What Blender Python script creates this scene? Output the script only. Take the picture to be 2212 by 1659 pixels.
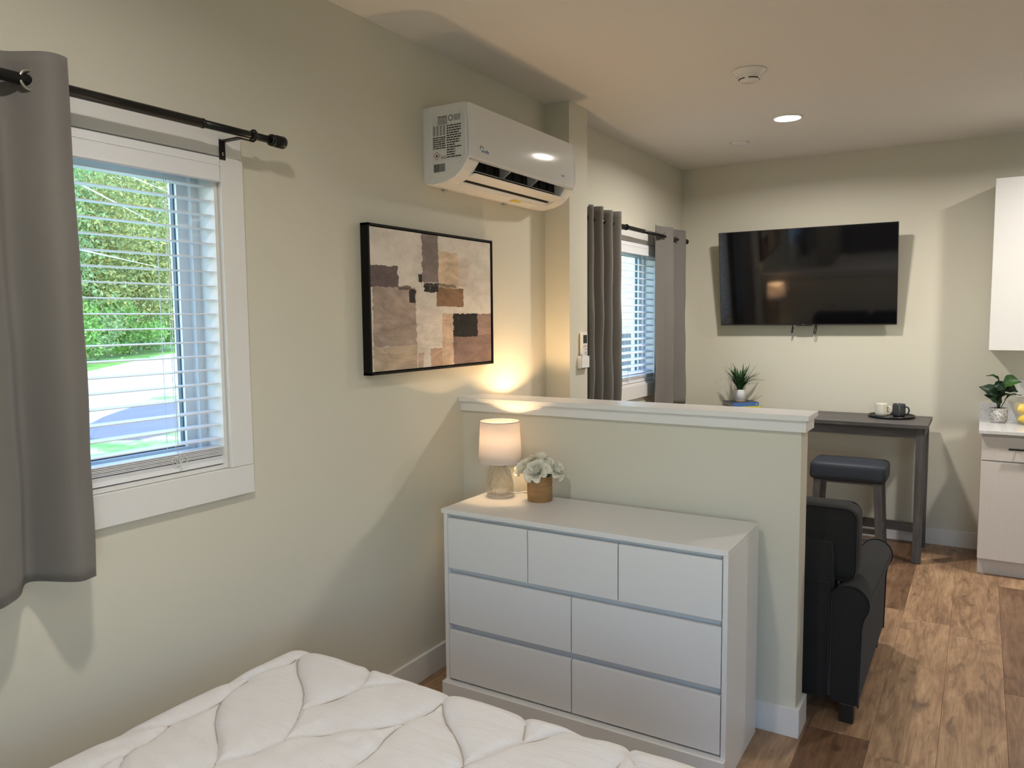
import bpy, bmesh, math, random
import numpy as np
from mathutils import Vector, Matrix, Euler

for o in list(bpy.data.objects):
    bpy.data.objects.remove(o, do_unlink=True)
random.seed(7)
rng = np.random.default_rng(7)
S = bpy.context.scene
COL = S.collection
PI = math.pi

# ------------------------------------------------------------------ camera
F_PX, YAW, PITCH, ROLL, CAM_Z = 1659.88, 0.5484, 0.0847, -0.0093, 1.6184
fw = Vector((-math.sin(YAW)*math.cos(PITCH), math.cos(YAW)*math.cos(PITCH), -math.sin(PITCH)))
rt = Vector((math.cos(YAW), math.sin(YAW), 0)); up = rt.cross(fw)
r2 = rt*math.cos(ROLL)+up*math.sin(ROLL); u2 = up*math.cos(ROLL)-rt*math.sin(ROLL)
cam = bpy.data.cameras.new('camera'); cam.sensor_width = 36; cam.lens = 36*F_PX/2212
cam.clip_start = 0.02; cam.clip_end = 400
camo = bpy.data.objects.new('camera', cam); COL.objects.link(camo)
M = Matrix((r2, u2, -fw)).transposed().to_4x4(); M.translation = (0, 0, CAM_Z)
camo.matrix_world = M; S.camera = camo
CAMP = Vector((0, 0, CAM_Z))
def ray(px, py): return r2*((px-1106)/F_PX)+u2*((829.5-py)/F_PX)+fw
def on(ax, val, px, py):
    d = ray(px, py); i = 'xyz'.index(ax); t = (val-CAMP[i])/d[i]; return CAMP+d*t
def proj(p):
    d = Vector(p)-CAMP; z = d.dot(fw)
    return (1106+F_PX*d.dot(r2)/z, 829.5-F_PX*d.dot(u2)/z) if z > 0.05 else (1e6, 1e6)

# ------------------------------------------------------------------ world, sun, exposure
SKY_STRENGTH, SUN_POWER, EXPOSURE = 0.72, 1.7, 0.80
KITCHEN_W, BEDROOM_W, LAMP_W = 17.5, 10.0, 17.5
W = bpy.data.worlds.new('sky'); S.world = W; W.use_nodes = True
nt = W.node_tree; nt.nodes.clear()
sk = nt.nodes.new('ShaderNodeTexSky'); sk.sky_type = 'NISHITA'; sk.sun_disc = False
sk.sun_elevation = math.radians(48); sk.sun_rotation = math.radians(100); sk.air_density = 1.3; sk.dust_density = 0.3; sk.ozone_density = 3.0
bg = nt.nodes.new('ShaderNodeBackground'); bg.inputs['Strength'].default_value = SKY_STRENGTH
wo = nt.nodes.new('ShaderNodeOutputWorld')
nt.links.new(sk.outputs[0], bg.inputs['Color']); nt.links.new(bg.outputs[0], wo.inputs['Surface'])
sun = bpy.data.lights.new('sun', 'SUN'); sun.energy = SUN_POWER; sun.angle = math.radians(0.6); sun.color = (1.0, 0.95, 0.86)
suno = bpy.data.objects.new('sun', sun); COL.objects.link(suno)
suno.rotation_euler = Vector((-0.62, 0.18, -0.77)).to_track_quat('-Z', 'Y').to_euler()   # from the room's side, over the roof
suno.location = (10, 0, 20)
S.view_settings.view_transform = 'Standard'; S.view_settings.look = 'None'
S.view_settings.exposure = EXPOSURE; S.view_settings.gamma = 1.0; S.view_settings.use_curve_mapping = False

# ------------------------------------------------------------------ materials
MATS = {}
class NT:
    """small helper around a material's node tree"""
    def __init__(s, name):
        m = bpy.data.materials.new(name); m.use_nodes = True; MATS[name] = m
        s.m, s.t = m, m.node_tree; s.t.nodes.clear()
        s.out = s.n('ShaderNodeOutputMaterial')
    def n(s, typ, **kw):
        nd = s.t.nodes.new(typ)
        for k, v in kw.items():
            if hasattr(nd, k): setattr(nd, k, v)
        return nd
    def l(s, a, b): s.t.links.new(a, b)
    def math(s, op, a, b=None):
        nd = s.n('ShaderNodeMath', operation=op)
        for i, v in enumerate((a, b)):
            if v is None: continue
            if isinstance(v, (int, float)): nd.inputs[i].default_value = v
            else: s.l(v, nd.inputs[i])
        return nd.outputs[0]
    def mix(s, f, a, b, mode='MIX'):
        nd = s.n('ShaderNodeMixRGB', blend_type=mode)
        for i, v in enumerate((f, a, b)):
            if isinstance(v, (int, float)): nd.inputs[i].default_value = v if i == 0 else (v, v, v, 1)
            elif isinstance(v, tuple): nd.inputs[i].default_value = (*v, 1)
            else: s.l(v, nd.inputs[i])
        return nd.outputs[0]
    def coords(s, kind='Object', scale=(1, 1, 1), vec=None):
        mp = s.n('ShaderNodeMapping'); mp.inputs['Scale'].default_value = scale
        s.l(vec if vec else s.n('ShaderNodeTexCoord').outputs[kind], mp.inputs['Vector']); return mp.outputs[0]
    def noise(s, vec, scale=5, detail=3, rough=0.5, dist=0):
        nd = s.n('ShaderNodeTexNoise'); nd.inputs['Scale'].default_value = scale; nd.inputs['Detail'].default_value = detail
        nd.inputs['Roughness'].default_value = rough; nd.inputs['Distortion'].default_value = dist
        s.l(vec, nd.inputs['Vector']); return nd.outputs['Fac']
    def ramp(s, fac, stops):
        nd = s.n('ShaderNodeValToRGB'); e = nd.color_ramp.elements
        while len(e) < len(stops): e.new(0.5)
        for el, (p, c) in zip(e, stops): el.position = p; el.color = (*c, 1)
        s.l(fac, nd.inputs[0]); return nd.outputs[0]
    def principled(s, color, rough=0.5, metal=0, spec=0.5, sheen=0, coat=0, bump=None, bstr=0.1, bdist=0.002, **kw):
        p = s.n('ShaderNodeBsdfPrincipled')
        if isinstance(color, tuple): p.inputs['Base Color'].default_value = (*color, 1)
        else: s.l(color, p.inputs['Base Color'])
        if isinstance(rough, (int, float)): p.inputs['Roughness'].default_value = rough
        else: s.l(rough, p.inputs['Roughness'])
        p.inputs['Metallic'].default_value = metal; p.inputs['Specular IOR Level'].default_value = spec
        p.inputs['Sheen Weight'].default_value = sheen; p.inputs['Coat Weight'].default_value = coat
        for k, v in kw.items():
            p.inputs[k.replace('_', ' ')].default_value = v
        if bump is not None:
            b = s.n('ShaderNodeBump'); b.inputs['Strength'].default_value = bstr; b.inputs['Distance'].default_value = bdist
            s.l(bump, b.inputs['Height']); s.l(b.outputs[0], p.inputs['Normal'])
        s.l(p.outputs[0], s.out.inputs['Surface']); return p

def plain(name, color, rough=0.5, metal=0, spec=0.5, bscale=0, bstr=0.1, **kw):
    t = NT(name)
    t.principled(color, rough, metal, spec, bump=t.noise(t.coords(), bscale, 3) if bscale else None, bstr=bstr, **kw)
    return t.m

plain('wall_paint', (0.665, 0.640, 0.545), 0.55, spec=0.3, bscale=260, bstr=0.06)
plain('ceiling_paint', (0.78, 0.76, 0.72), 0.75, spec=0.2, bscale=180, bstr=0.08)
plain('trim_paint', (0.78, 0.775, 0.765), 0.35, spec=0.45, bscale=120, bstr=0.03)
plain('white_laminate', (0.76, 0.765, 0.77), 0.32, spec=0.45)
plain('laminate_recess', (0.70, 0.72, 0.74), 0.4)
plain('white_plastic', (0.80, 0.80, 0.79), 0.25, spec=0.5)
plain('gloss_plastic', (0.78, 0.78, 0.77), 0.08, spec=0.5)
plain('grey_plastic', (0.42, 0.43, 0.44), 0.4)
plain('black_plastic', (0.012, 0.012, 0.013), 0.4)
plain('void_black', (0.004, 0.004, 0.004), 0.9)
plain('black_metal', (0.005, 0.005, 0.006), 0.35, spec=0.35)
plain('nickel', (0.55, 0.54, 0.50), 0.28, metal=1)
plain('vinyl', (0.80, 0.82, 0.84), 0.35)
plain('blind_vinyl', (0.80, 0.81, 0.84), 0.4)
plain('cord', (0.82, 0.82, 0.80), 0.6)
plain('frame_black', (0.004, 0.004, 0.004), 0.6, spec=0.2)
plain('ink', (0.03, 0.03, 0.035), 0.6)
plain('ink_blue', (0.05, 0.13, 0.36), 0.5)
plain('ink_orange', (0.75, 0.35, 0.08), 0.5)
plain('ink_red', (0.35, 0.03, 0.02), 0.5)
plain('paper', (0.76, 0.76, 0.74), 0.6)
plain('sticker_yellow', (0.72, 0.55, 0.03), 0.5)
plain('lemon_skin', (0.88, 0.62, 0.02), 0.4, bscale=120, bstr=0.2)
plain('book_blue', (0.06, 0.15, 0.40), 0.5)
plain('book_navy', (0.015, 0.02, 0.04), 0.45)
plain('book_yellow', (0.62, 0.56, 0.03), 0.5)
plain('page_paper', (0.62, 0.60, 0.55), 0.8, bscale=300, bstr=0.3)
plain('mug_cream', (0.66, 0.63, 0.54), 0.22)
plain('mug_charcoal', (0.045, 0.05, 0.058), 0.2)
plain('tray_black', (0.008, 0.008, 0.009), 0.35)
plain('soil', (0.02, 0.014, 0.01), 0.95, bscale=90, bstr=0.8)
plain('pot_white', (0.72, 0.72, 0.74), 0.5)
plain('pot_clay', (0.30, 0.23, 0.16), 0.7)
plain('silver_grey', (0.35, 0.36, 0.37), 0.35)
plain('window_seal', (0.05, 0.09, 0.13), 0.5)
plain('roof_shingle', (0.16, 0.15, 0.15), 0.9, bscale=30, bstr=0.5)
plain('wire_black', (0.02, 0.02, 0.02), 0.6)
plain('mattress_white', (0.7, 0.69, 0.67), 0.9)
plain('thread_crease_shade', (0.45, 0.39, 0.34), 0.9)
plain('headboard_grey', (0.12, 0.12, 0.125), 0.9, bscale=300, bstr=0.4)

def fabric(name, c1, c2, scale=420, rough=0.95, sheen=0.2, bstr=0.35):
    t = NT(name); v = t.coords()
    w = t.noise(v, scale, 2); big = t.noise(v, 5, 3)
    t.principled(t.mix(big, c1, c2), rough, spec=0.15, sheen=sheen, bump=w, bstr=bstr)
fabric('curtain_cloth', (0.165, 0.155, 0.143), (0.192, 0.180, 0.167), 700, 0.85, 0.15, 0.1)
fabric('sofa_cloth', (0.018, 0.0178, 0.0182), (0.026, 0.0255, 0.026), 500, 0.95, 0.05)
fabric('sofa_piping', (0.008, 0.008, 0.010), (0.012, 0.012, 0.014), 500)
fabric('stool_leather', (0.035, 0.042, 0.055), (0.045, 0.052, 0.066), 200, 0.45, 0.0, 0.15)

def grainy(name, stops, scale=(3, 40, 40), rough=0.5, bstr=0.15, rnd=False, spec=0.4):
    t = NT(name)
    if rnd:
        oi = t.n('ShaderNodeObjectInfo'); add = t.n('ShaderNodeVectorMath', operation='ADD')
        cmb = t.n('ShaderNodeCombineXYZ')
        for i in range(3): t.l(t.math('MULTIPLY', oi.outputs['Random'], 37.0*(i+1)), cmb.inputs[i])
        t.l(t.n('ShaderNodeTexCoord').outputs['Object'], add.inputs[0]); t.l(cmb.outputs[0], add.inputs[1])
        v = add.outputs[0]
    else: v = t.n('ShaderNodeTexCoord').outputs['Object']
    vs = t.coords(scale=scale, vec=v)
    g = t.noise(vs, 1.0, 6, 0.62, 0.6)
    big = t.noise(t.coords(scale=tuple(x*0.25 for x in scale), vec=v), 1.0, 4, 0.6, 1.2)
    fac = t.math('ADD', t.math('MULTIPLY', g, 0.6), t.math('MULTIPLY', big, 0.4))
    col = t.ramp(fac, stops)
    if rnd:
        tone = t.ramp(oi.outputs['Random'], [(0, (0.52, 0.45, 0.42)), (0.28, (0.9, 0.86, 0.82)), (0.6, (1.05, 1.0, 0.95)), (1, (1.3, 1.28, 1.25))])
        col = t.mix(1.0, col, tone, 'MULTIPLY')
    t.principled(col, rough, spec=spec, bump=g, bstr=bstr, bdist=0.001)
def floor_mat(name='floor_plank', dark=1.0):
    t = NT(name); oi = t.n('ShaderNodeObjectInfo'); add_ = t.n('ShaderNodeVectorMath', operation='ADD'); cmb = t.n('ShaderNodeCombineXYZ')
    for i in range(3): t.l(t.math('MULTIPLY', oi.outputs['Random'], 37.0*(i+1)), cmb.inputs[i])
    t.l(t.n('ShaderNodeTexCoord').outputs['Object'], add_.inputs[0]); t.l(cmb.outputs[0], add_.inputs[1]); v = add_.outputs[0]
    fine = t.noise(t.coords(scale=(150, 5, 150), vec=v), 1, 5, 0.65, 0.4)
    med = t.noise(t.coords(scale=(26, 3.2, 26), vec=v), 1, 5, 0.6, 1.6)
    big = t.noise(t.coords(scale=(7, 2.2, 7), vec=v), 1, 4, 0.6, 1.0)
    knot = t.noise(t.coords(scale=(11, 5.5, 11), vec=v), 1, 4, 0.55, 0.7)
    fac = t.math('ADD', t.math('ADD', t.math('MULTIPLY', fine, 0.22), t.math('MULTIPLY', med, 0.42)), t.math('MULTIPLY', big, 0.42))
    col = t.ramp(fac, [(0.33, (0.105, 0.062, 0.040)), (0.46, (0.235, 0.147, 0.090)), (0.57, (0.37, 0.242, 0.148)), (0.70, (0.50, 0.355, 0.235))])
    col = t.mix(t.ramp(knot, [(0.60, (0, 0, 0)), (0.76, (0.85, 0.85, 0.85))]), col, (0.095, 0.060, 0.045))
    tone = t.ramp(oi.outputs['Random'], [(0, (0.50, 0.42, 0.39)), (0.20, (0.85, 0.80, 0.77)), (0.55, (1.02, 0.98, 0.94)), (1, (1.22, 1.20, 1.16))])
    col = t.mix(1.0, col, tone, 'MULTIPLY')
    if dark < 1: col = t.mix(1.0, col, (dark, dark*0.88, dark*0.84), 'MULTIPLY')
    t.principled(col, 0.40, spec=0.4, bump=fine, bstr=0.10, bdist=0.001)
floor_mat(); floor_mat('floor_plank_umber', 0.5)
grainy('grey_wood', [(0.3, (0.044, 0.041, 0.041)), (0.5, (0.084, 0.078, 0.077)), (0.7, (0.135, 0.127, 0.124))], (4, 40, 60), 0.5)
grainy('grey_wood_upright', [(0.3, (0.044, 0.041, 0.041)), (0.5, (0.084, 0.078, 0.077)), (0.7, (0.135, 0.127, 0.124))], (50, 50, 4), 0.5)
grainy('vase_wood', [(0.3, (0.23, 0.115, 0.045)), (0.5, (0.36, 0.20, 0.085)), (0.7, (0.44, 0.27, 0.13))], (10, 10, 60), 0.5)
grainy('bark', [(0.3, (0.05, 0.04, 0.03)), (0.7, (0.13, 0.1, 0.07))], (6, 6, 1.5), 0.9, 0.6)

def cabinet_mat():
    t = NT('cabinet_door'); g = t.noise(t.coords(scale=(90, 90, 3)), 1, 4)
    t.principled(t.mix(g, (0.66, 0.62, 0.585), (0.72, 0.68, 0.645)), 0.5, spec=0.3, bump=g, bstr=0.05)
    t = NT('quartz'); v = t.coords(); a = t.noise(v, 7, 6, 0.6, 1.5); b = t.noise(v, 160, 2)
    c = t.mix(t.math('GREATER_THAN', b, 0.66), t.mix(a, (0.60, 0.60, 0.61), (0.80, 0.80, 0.80)), (0.40, 0.39, 0.38))
    t.principled(c, 0.12)
    t = NT('pot_concrete'); v = t.coords()
    vo = t.n('ShaderNodeTexVoronoi', feature='DISTANCE_TO_EDGE'); vo.inputs['Scale'].default_value = 38; t.l(v, vo.inputs['Vector'])
    e = t.math('LESS_THAN', vo.outputs['Distance'], 0.08)
    t.principled(t.mix(e, t.mix(t.noise(v, 60, 4), (0.24, 0.235, 0.23), (0.40, 0.39, 0.38)), (0.55, 0.54, 0.52)), 0.85)
cabinet_mat()

def comforter_mat():
    t = NT('comforter_cotton'); v = t.coords()
    wr = t.noise(t.coords(scale=(7, 34, 10)), 1.0, 5, 0.6, 1.0)
    w2 = t.noise(t.coords(scale=(20, 8, 10)), 1.0, 4, 0.6, 0.8)
    fine = t.noise(v, 600, 2)
    h = t.math('ADD', t.math('ADD', t.math('MULTIPLY', wr, 1.0), t.math('MULTIPLY', w2, 0.5)), t.math('MULTIPLY', fine, 0.05))
    t.principled(t.mix(t.noise(v, 3, 2), (0.69, 0.672, 0.672), (0.73, 0.715, 0.715)), 0.9, spec=0.15, sheen=0.1, bump=h, bstr=0.6, bdist=0.011)
comforter_mat()

def glassy():
    # thin clear pane: transparent with a Fresnel reflection
    t = NT('pane_glass'); lw = t.n('ShaderNodeLayerWeight'); fr = t.math('ADD', t.math('MULTIPLY', t.math('POWER', lw.outputs['Facing'], 5.0), 0.5), 0.025)
    tr = t.n('ShaderNodeBsdfTransparent'); tr.inputs[0].default_value = (0.93, 0.97, 1.0, 1)
    gl = t.n('ShaderNodeBsdfGlossy'); gl.inputs['Roughness'].default_value = 0.02
    mx = t.n('ShaderNodeMixShader'); t.l(fr, mx.inputs[0]); t.l(tr.outputs[0], mx.inputs[1]); t.l(gl.outputs[0], mx.inputs[2])
    t.l(mx.outputs[0], t.out.inputs['Surface'])
    # cut glass of the lamp base and the bowl: part refraction, part straight transmission
    t = NT('cut_glass')
    tr = t.n('ShaderNodeBsdfTransparent'); tr.inputs[0].default_value = (0.97, 0.97, 0.96, 1)
    g2 = t.n('ShaderNodeBsdfGlass'); g2.inputs['Roughness'].default_value = 0.0; g2.inputs['IOR'].default_value = 1.46
    mx = t.n('ShaderNodeMixShader'); mx.inputs[0].default_value = 0.24
    t.l(tr.outputs[0], mx.inputs[1]); t.l(g2.outputs[0], mx.inputs[2]); t.l(mx.outputs[0], t.out.inputs['Surface'])
    t = NT('ridge_glass')
    tr = t.n('ShaderNodeBsdfTransparent'); gl = t.n('ShaderNodeBsdfGlossy'); gl.inputs['Roughness'].default_value = 0.08; gl.inputs[0].default_value = (0.95, 0.95, 0.95, 1)
    lw = t.n('ShaderNodeLayerWeight'); lw.inputs[0].default_value = 0.6
    mx = t.n('ShaderNodeMixShader'); t.l(t.math('ADD', t.math('MULTIPLY', lw.outputs['Facing'], 0.75), 0.15), mx.inputs[0])
    t.l(tr.outputs[0], mx.inputs[1]); t.l(gl.outputs[0], mx.inputs[2]); t.l(mx.outputs[0], t.out.inputs['Surface'])
    t = NT('lamp_shade_cloth'); d = t.n('ShaderNodeBsdfDiffuse'); d.inputs[0].default_value = (0.82, 0.79, 0.77, 1)
    tl = t.n('ShaderNodeBsdfTranslucent'); tl.inputs[0].default_value = (0.80, 0.74, 0.71, 1)
    mx = t.n('ShaderNodeMixShader'); mx.inputs[0].default_value = 0.5
    t.l(d.outputs[0], mx.inputs[1]); t.l(tl.outputs[0], mx.inputs[2]); t.l(mx.outputs[0], t.out.inputs['Surface'])
    t = NT('petal'); d = t.n('ShaderNodeBsdfDiffuse'); d.inputs[0].default_value = (0.95, 0.94, 0.85, 1)
    tl = t.n('ShaderNodeBsdfTranslucent'); tl.inputs[0].default_value = (0.95, 0.94, 0.84, 1)
    mx = t.n('ShaderNodeMixShader'); mx.inputs[0].default_value = 0.3
    t.l(d.outputs[0], mx.inputs[1]); t.l(tl.outputs[0], mx.inputs[2]); t.l(mx.outputs[0], t.out.inputs['Surface'])
    for nm, c, st in (('downlight_lens', (1.0, 0.96, 0.90), 14), ('bulb_glow', (1.0, 0.76, 0.48), 12)):
        t = NT(nm); e = t.n('ShaderNodeEmission'); e.inputs[0].default_value = (*c, 1); e.inputs[1].default_value = st
        t.l(e.outputs[0], t.out.inputs['Surface'])
    t = NT('tv_screen'); t.principled((0.003, 0.003, 0.004), 0.055, spec=0.7)
glassy()

def leafy(name, c1, c2, trans=0.35, scale=3, rnd=False):
    t = NT(name)
    if rnd: fac = t.n('ShaderNodeNewGeometry').outputs['Random Per Island']
    else: fac = t.noise(t.coords(), scale, 3)
    c = t.mix(fac, c1, c2)
    d = t.n('ShaderNodeBsdfPrincipled'); d.inputs['Roughness'].default_value = 0.45; t.l(c, d.inputs['Base Color'])
    tl = t.n('ShaderNodeBsdfTranslucent'); t.l(c, tl.inputs[0])
    mx = t.n('ShaderNodeMixShader'); mx.inputs[0].default_value = trans
    t.l(d.outputs[0], mx.inputs[1]); t.l(tl.outputs[0], mx.inputs[2]); t.l(mx.outputs[0], t.out.inputs['Surface'])
leafy('leaf_grass', (0.012, 0.05, 0.018), (0.04, 0.12, 0.035), 0.15, 60)
leafy('leaf_dark', (0.008, 0.022, 0.014), (0.02, 0.055, 0.02), 0.1, 25)
leafy('leaf_bright', (0.022, 0.08, 0.012), (0.04, 0.12, 0.02), 0.15, 25)
leafy('foliage_yellow', (0.17, 0.24, 0.08), (0.50, 0.47, 0.15), 0.4, rnd=True)
leafy('foliage_green', (0.12, 0.23, 0.09), (0.33, 0.42, 0.15), 0.4, rnd=True)
leafy('foliage_fresh', (0.11, 0.27, 0.05), (0.30, 0.48, 0.10), 0.4, rnd=True)

def outdoors():
    t = NT('lawn_ground'); v = t.coords()
    n = t.noise(v, 0.9, 8, 0.75)
    t.principled(t.ramp(n, [(0.35, (0.10, 0.26, 0.04)), (0.48, (0.28, 0.40, 0.12)), (0.58, (0.60, 0.57, 0.47)), (0.75, (0.72, 0.68, 0.60))]), 0.95, bump=n, bstr=0.5)
    t = NT('bank_grass'); n = t.noise(t.coords(), 1.2, 7, 0.7)
    t.principled(t.ramp(n, [(0.3, (0.08, 0.24, 0.03)), (0.7, (0.30, 0.50, 0.08))]), 0.95)
    t = NT('road_asphalt'); n = t.noise(t.coords(), 1.5, 6, 0.6)
    t.principled(t.mix(n, (0.50, 0.49, 0.49), (0.62, 0.61, 0.60)), 0.9)
    t = NT('drive_asphalt_shaded'); n = t.noise(t.coords(), 0.8, 6, 0.6)
    t.principled(t.mix(n, (0.12, 0.108, 0.118), (0.18, 0.165, 0.178)), 0.9)  # asphalt colour darkened to carry the building's shadow
    t = NT('siding'); w = t.noise(t.coords(scale=(2, 2, 40)), 1, 2)
    t.principled(t.mix(w, (0.60, 0.58, 0.48), (0.68, 0.66, 0.56)), 0.7)
outdoors()

def art_mat():
    t = NT('abstract_painting')
    g = t.n('ShaderNodeTexCoord').outputs['Generated']
    nz = t.n('ShaderNodeTexNoise'); nz.inputs['Scale'].default_value = 22; nz.inputs['Detail'].default_value = 10; nz.inputs['Roughness'].default_value = 0.68; t.l(g, nz.inputs['Vector'])
    sp = t.n('ShaderNodeSeparateXYZ'); t.l(g, sp.inputs[0])
    sn = t.n('ShaderNodeSeparateColor'); t.l(nz.outputs['Color'], sn.inputs[0])
    u = t.math('ADD', sp.outputs[1], t.math('MULTIPLY', t.math('SUBTRACT', sn.outputs[0], 0.5), 0.055))
    v = t.math('ADD', sp.outputs[2], t.math('MULTIPLY', t.math('SUBTRACT', sn.outputs[1], 0.5), 0.050))
    st = t.noise(t.coords('Generated', (3, 26, 6)), 1.0, 6, 0.7, 0.8)
    cl = t.noise(g, 4.5, 8, 0.7)
    sc = t.noise(t.coords('Generated', (1, 60, 9)), 1.0, 4, 0.75, 2.0)
    patch = t.noise(t.coords('Generated', (1, 5, 9)), 1.0, 6, 0.75, 0.6)
    col = t.ramp(cl, [(0.3, (0.52, 0.475, 0.43)), (0.5, (0.68, 0.635, 0.585)), (0.7, (0.80, 0.755, 0.70))])
    def uv(px, py):
        a = (px-160)/1170.0; top = 102+165*a; bot = 1528-108*a
        return a/(1.238*(1-a)+a), 1-(py-top)/(bot-top)
    R = [((600, 880, 850, 1270), (0.66, 0.59, 0.53), 0.7), ((175, 690, 600, 1272), (0.36, 0.285, 0.245), 1), ((170, 1275, 602, 1530), (0.47, 0.38, 0.29), 1),
         ((665, 150, 825, 645), (0.20, 0.165, 0.155), 1), ((830, 355, 1012, 700), (0.60, 0.47, 0.34), 1), ((1012, 420, 1110, 690), (0.58, 0.49, 0.40), 0.7),
         ((150, 482, 432, 688), (0.125, 0.095, 0.095), 1), ((800, 700, 1062, 885), (0.235, 0.14, 0.078), 1), ((850, 950, 962, 1480), (0.56, 0.42, 0.32), 1),
         ((735, 1290, 850, 1500), (0.46, 0.32, 0.24), 1), ((610, 1335, 665, 1500), (0.46, 0.33, 0.27), 0.8), ((1190, 950, 1345, 1170), (0.28, 0.195, 0.17), 1),
         ((960, 1160, 1345, 1470), (0.20, 0.135, 0.12), 1), ((685, 652, 822, 742), (0.016, 0.014, 0.015), 1), ((535, 715, 595, 845), (0.02, 0.016, 0.015), 1),
         ((622, 572, 667, 645), (0.02, 0.017, 0.016), 1), ((960, 950, 1197, 1178), (0.012, 0.010, 0.009), 1), ((690, 660, 990, 690), (0.06, 0.05, 0.045), 0.7),
         ((430, 682, 560, 716), (0.08, 0.06, 0.06), 0.8)]
    for (x0, y0, x1, y1), c, k in R:
        ua, va = uv(x0, (y0+y1)/2)[0], uv((x0+x1)/2, y0)[1]; ub, vb = uv(x1, (y0+y1)/2)[0], uv((x0+x1)/2, y1)[1]
        cu, cv, hu, hv = (ua+ub)/2, (va+vb)/2, abs(ub-ua)/2, abs(va-vb)/2
        du = t.math('DIVIDE', t.math('ABSOLUTE', t.math('SUBTRACT', u, cu)), hu)
        dv = t.math('DIVIDE', t.math('ABSOLUTE', t.math('SUBTRACT', v, cv)), hv)
        mk = t.math('LESS_THAN', t.math('MAXIMUM', du, dv), 1.0)
        cc = t.mix(t.ramp(patch, [(0.35, (0, 0, 0)), (0.65, (1, 1, 1))]), tuple(x*0.72 for x in c), tuple(min(1, x*1.28+0.006) for x in c))
        col = t.mix(t.math('MULTIPLY', mk, k), col, cc)
    col = t.mix(t.ramp(sc, [(0.66, (0, 0, 0)), (0.72, (0.75, 0.75, 0.75))]), col, (0.62, 0.56, 0.50))
    crack = t.noise(t.coords('Generated', (1, 34, 5)), 1.0, 5, 0.7, 3.0)
    col = t.mix(t.ramp(crack, [(0.27, (0.8, 0.8, 0.8)), (0.31, (0, 0, 0))]), col, (0.10, 0.07, 0.06))
    t.principled(col, 0.6, spec=0.25, bump=st, bstr=0.3)
art_mat()

# ------------------------------------------------------------------ builders
ORG = {}
def tag(o, label=None, cat=None, group=None, kind=None):
    if label: o['label'] = label
    if cat: o['category'] = cat
    if group: o['group'] = group
    if kind: o['kind'] = kind
    return o
def thing(name, loc, label, cat, group=None):
    o = bpy.data.objects.new(name, None); o.empty_display_size = 0.05; COL.objects.link(o); o.location = loc
    ORG[o.name] = Vector(loc); return tag(o, label, cat, group)
def org(o): return ORG[o.name]
def add(name, verts, faces, mat, parent=None, smooth=False, kind=None):
    """verts in world coordinates; origin = the thing's base"""
    v = np.asarray(verts, float).reshape(-1, 3)
    o0 = org(parent) if parent else Vector(((v[:, 0].min()+v[:, 0].max())/2, (v[:, 1].min()+v[:, 1].max())/2, v[:, 2].min()))
    me = bpy.data.meshes.new(name); me.from_pydata([tuple(p) for p in (v-np.array(o0))], [], [tuple(f) for f in faces]); me.update()
    return addmesh(name, me, mat, parent, o0, smooth, kind)
def addmesh(name, me, mat, parent, o0, smooth=False, kind=None):
    if isinstance(mat, str): mat = MATS[mat]
    if len(me.materials) == 0: me.materials.append(mat)
    if smooth: me.polygons.foreach_set('use_smooth', [True]*len(me.polygons))
    o = bpy.data.objects.new(name, me); COL.objects.link(o)
    if parent: o.parent = parent
    else: o.location = o0
    ORG[o.name] = Vector(o0)
    if kind: o['kind'] = kind
    return o
def bm_data(bm):
    bm.verts.ensure_lookup_table(); bm.verts.index_update()
    r = [tuple(v.co) for v in bm.verts], [[v.index for v in f.verts] for f in bm.faces]; bm.free(); return r
def boxd(lo, hi, bev=0, seg=1):
    bm = bmesh.new(); bmesh.ops.create_cube(bm, size=1)
    lo, hi = Vector(lo), Vector(hi); c, s = (lo+hi)/2, hi-lo
    for v in bm.verts: v.co = Vector((v.co.x*s.x, v.co.y*s.y, v.co.z*s.z))+c
    if bev: bmesh.ops.bevel(bm, geom=bm.edges[:], offset=min(bev, min(s)*0.49), segments=seg, affect='EDGES', profile=0.5)
    return bm_data(bm)
def xf(vf, m): return [tuple(m @ Vector(v)) for v in vf[0]], vf[1]
def join(*parts):
    V, F = [], []
    for v, f in parts:
        n = len(V); V += list(v); F += [[i+n for i in q] for q in f]
    return V, F
def box(name, lo, hi, mat, parent=None, bev=0, seg=1, kind=None, m=None, smooth=False):
    d = boxd(lo, hi, bev, seg)
    if m is not None: d = xf(d, m)
    return add(name, *d, mat, parent, smooth, kind)
def lathed(prof, c, n=32, cap=True):
    V, F = [], []
    for r, z in prof:
        for k in range(n):
            a = 2*PI*k/n; V.append((c[0]+r*math.cos(a), c[1]+r*math.sin(a), c[2]+z))
    for i in range(len(prof)-1):
        for k in range(n): F.append([i*n+k, i*n+(k+1) % n, (i+1)*n+(k+1) % n, (i+1)*n+k])
    if cap: F.append(list(range(n))[::-1]); F.append([(len(prof)-1)*n+k for k in range(n)])
    return V, F
def lathe(name, prof, c, mat, parent=None, n=32, cap=True, smooth=True, kind=None):
    return add(name, *lathed(prof, c, n, cap), mat, parent, smooth, kind)
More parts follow.
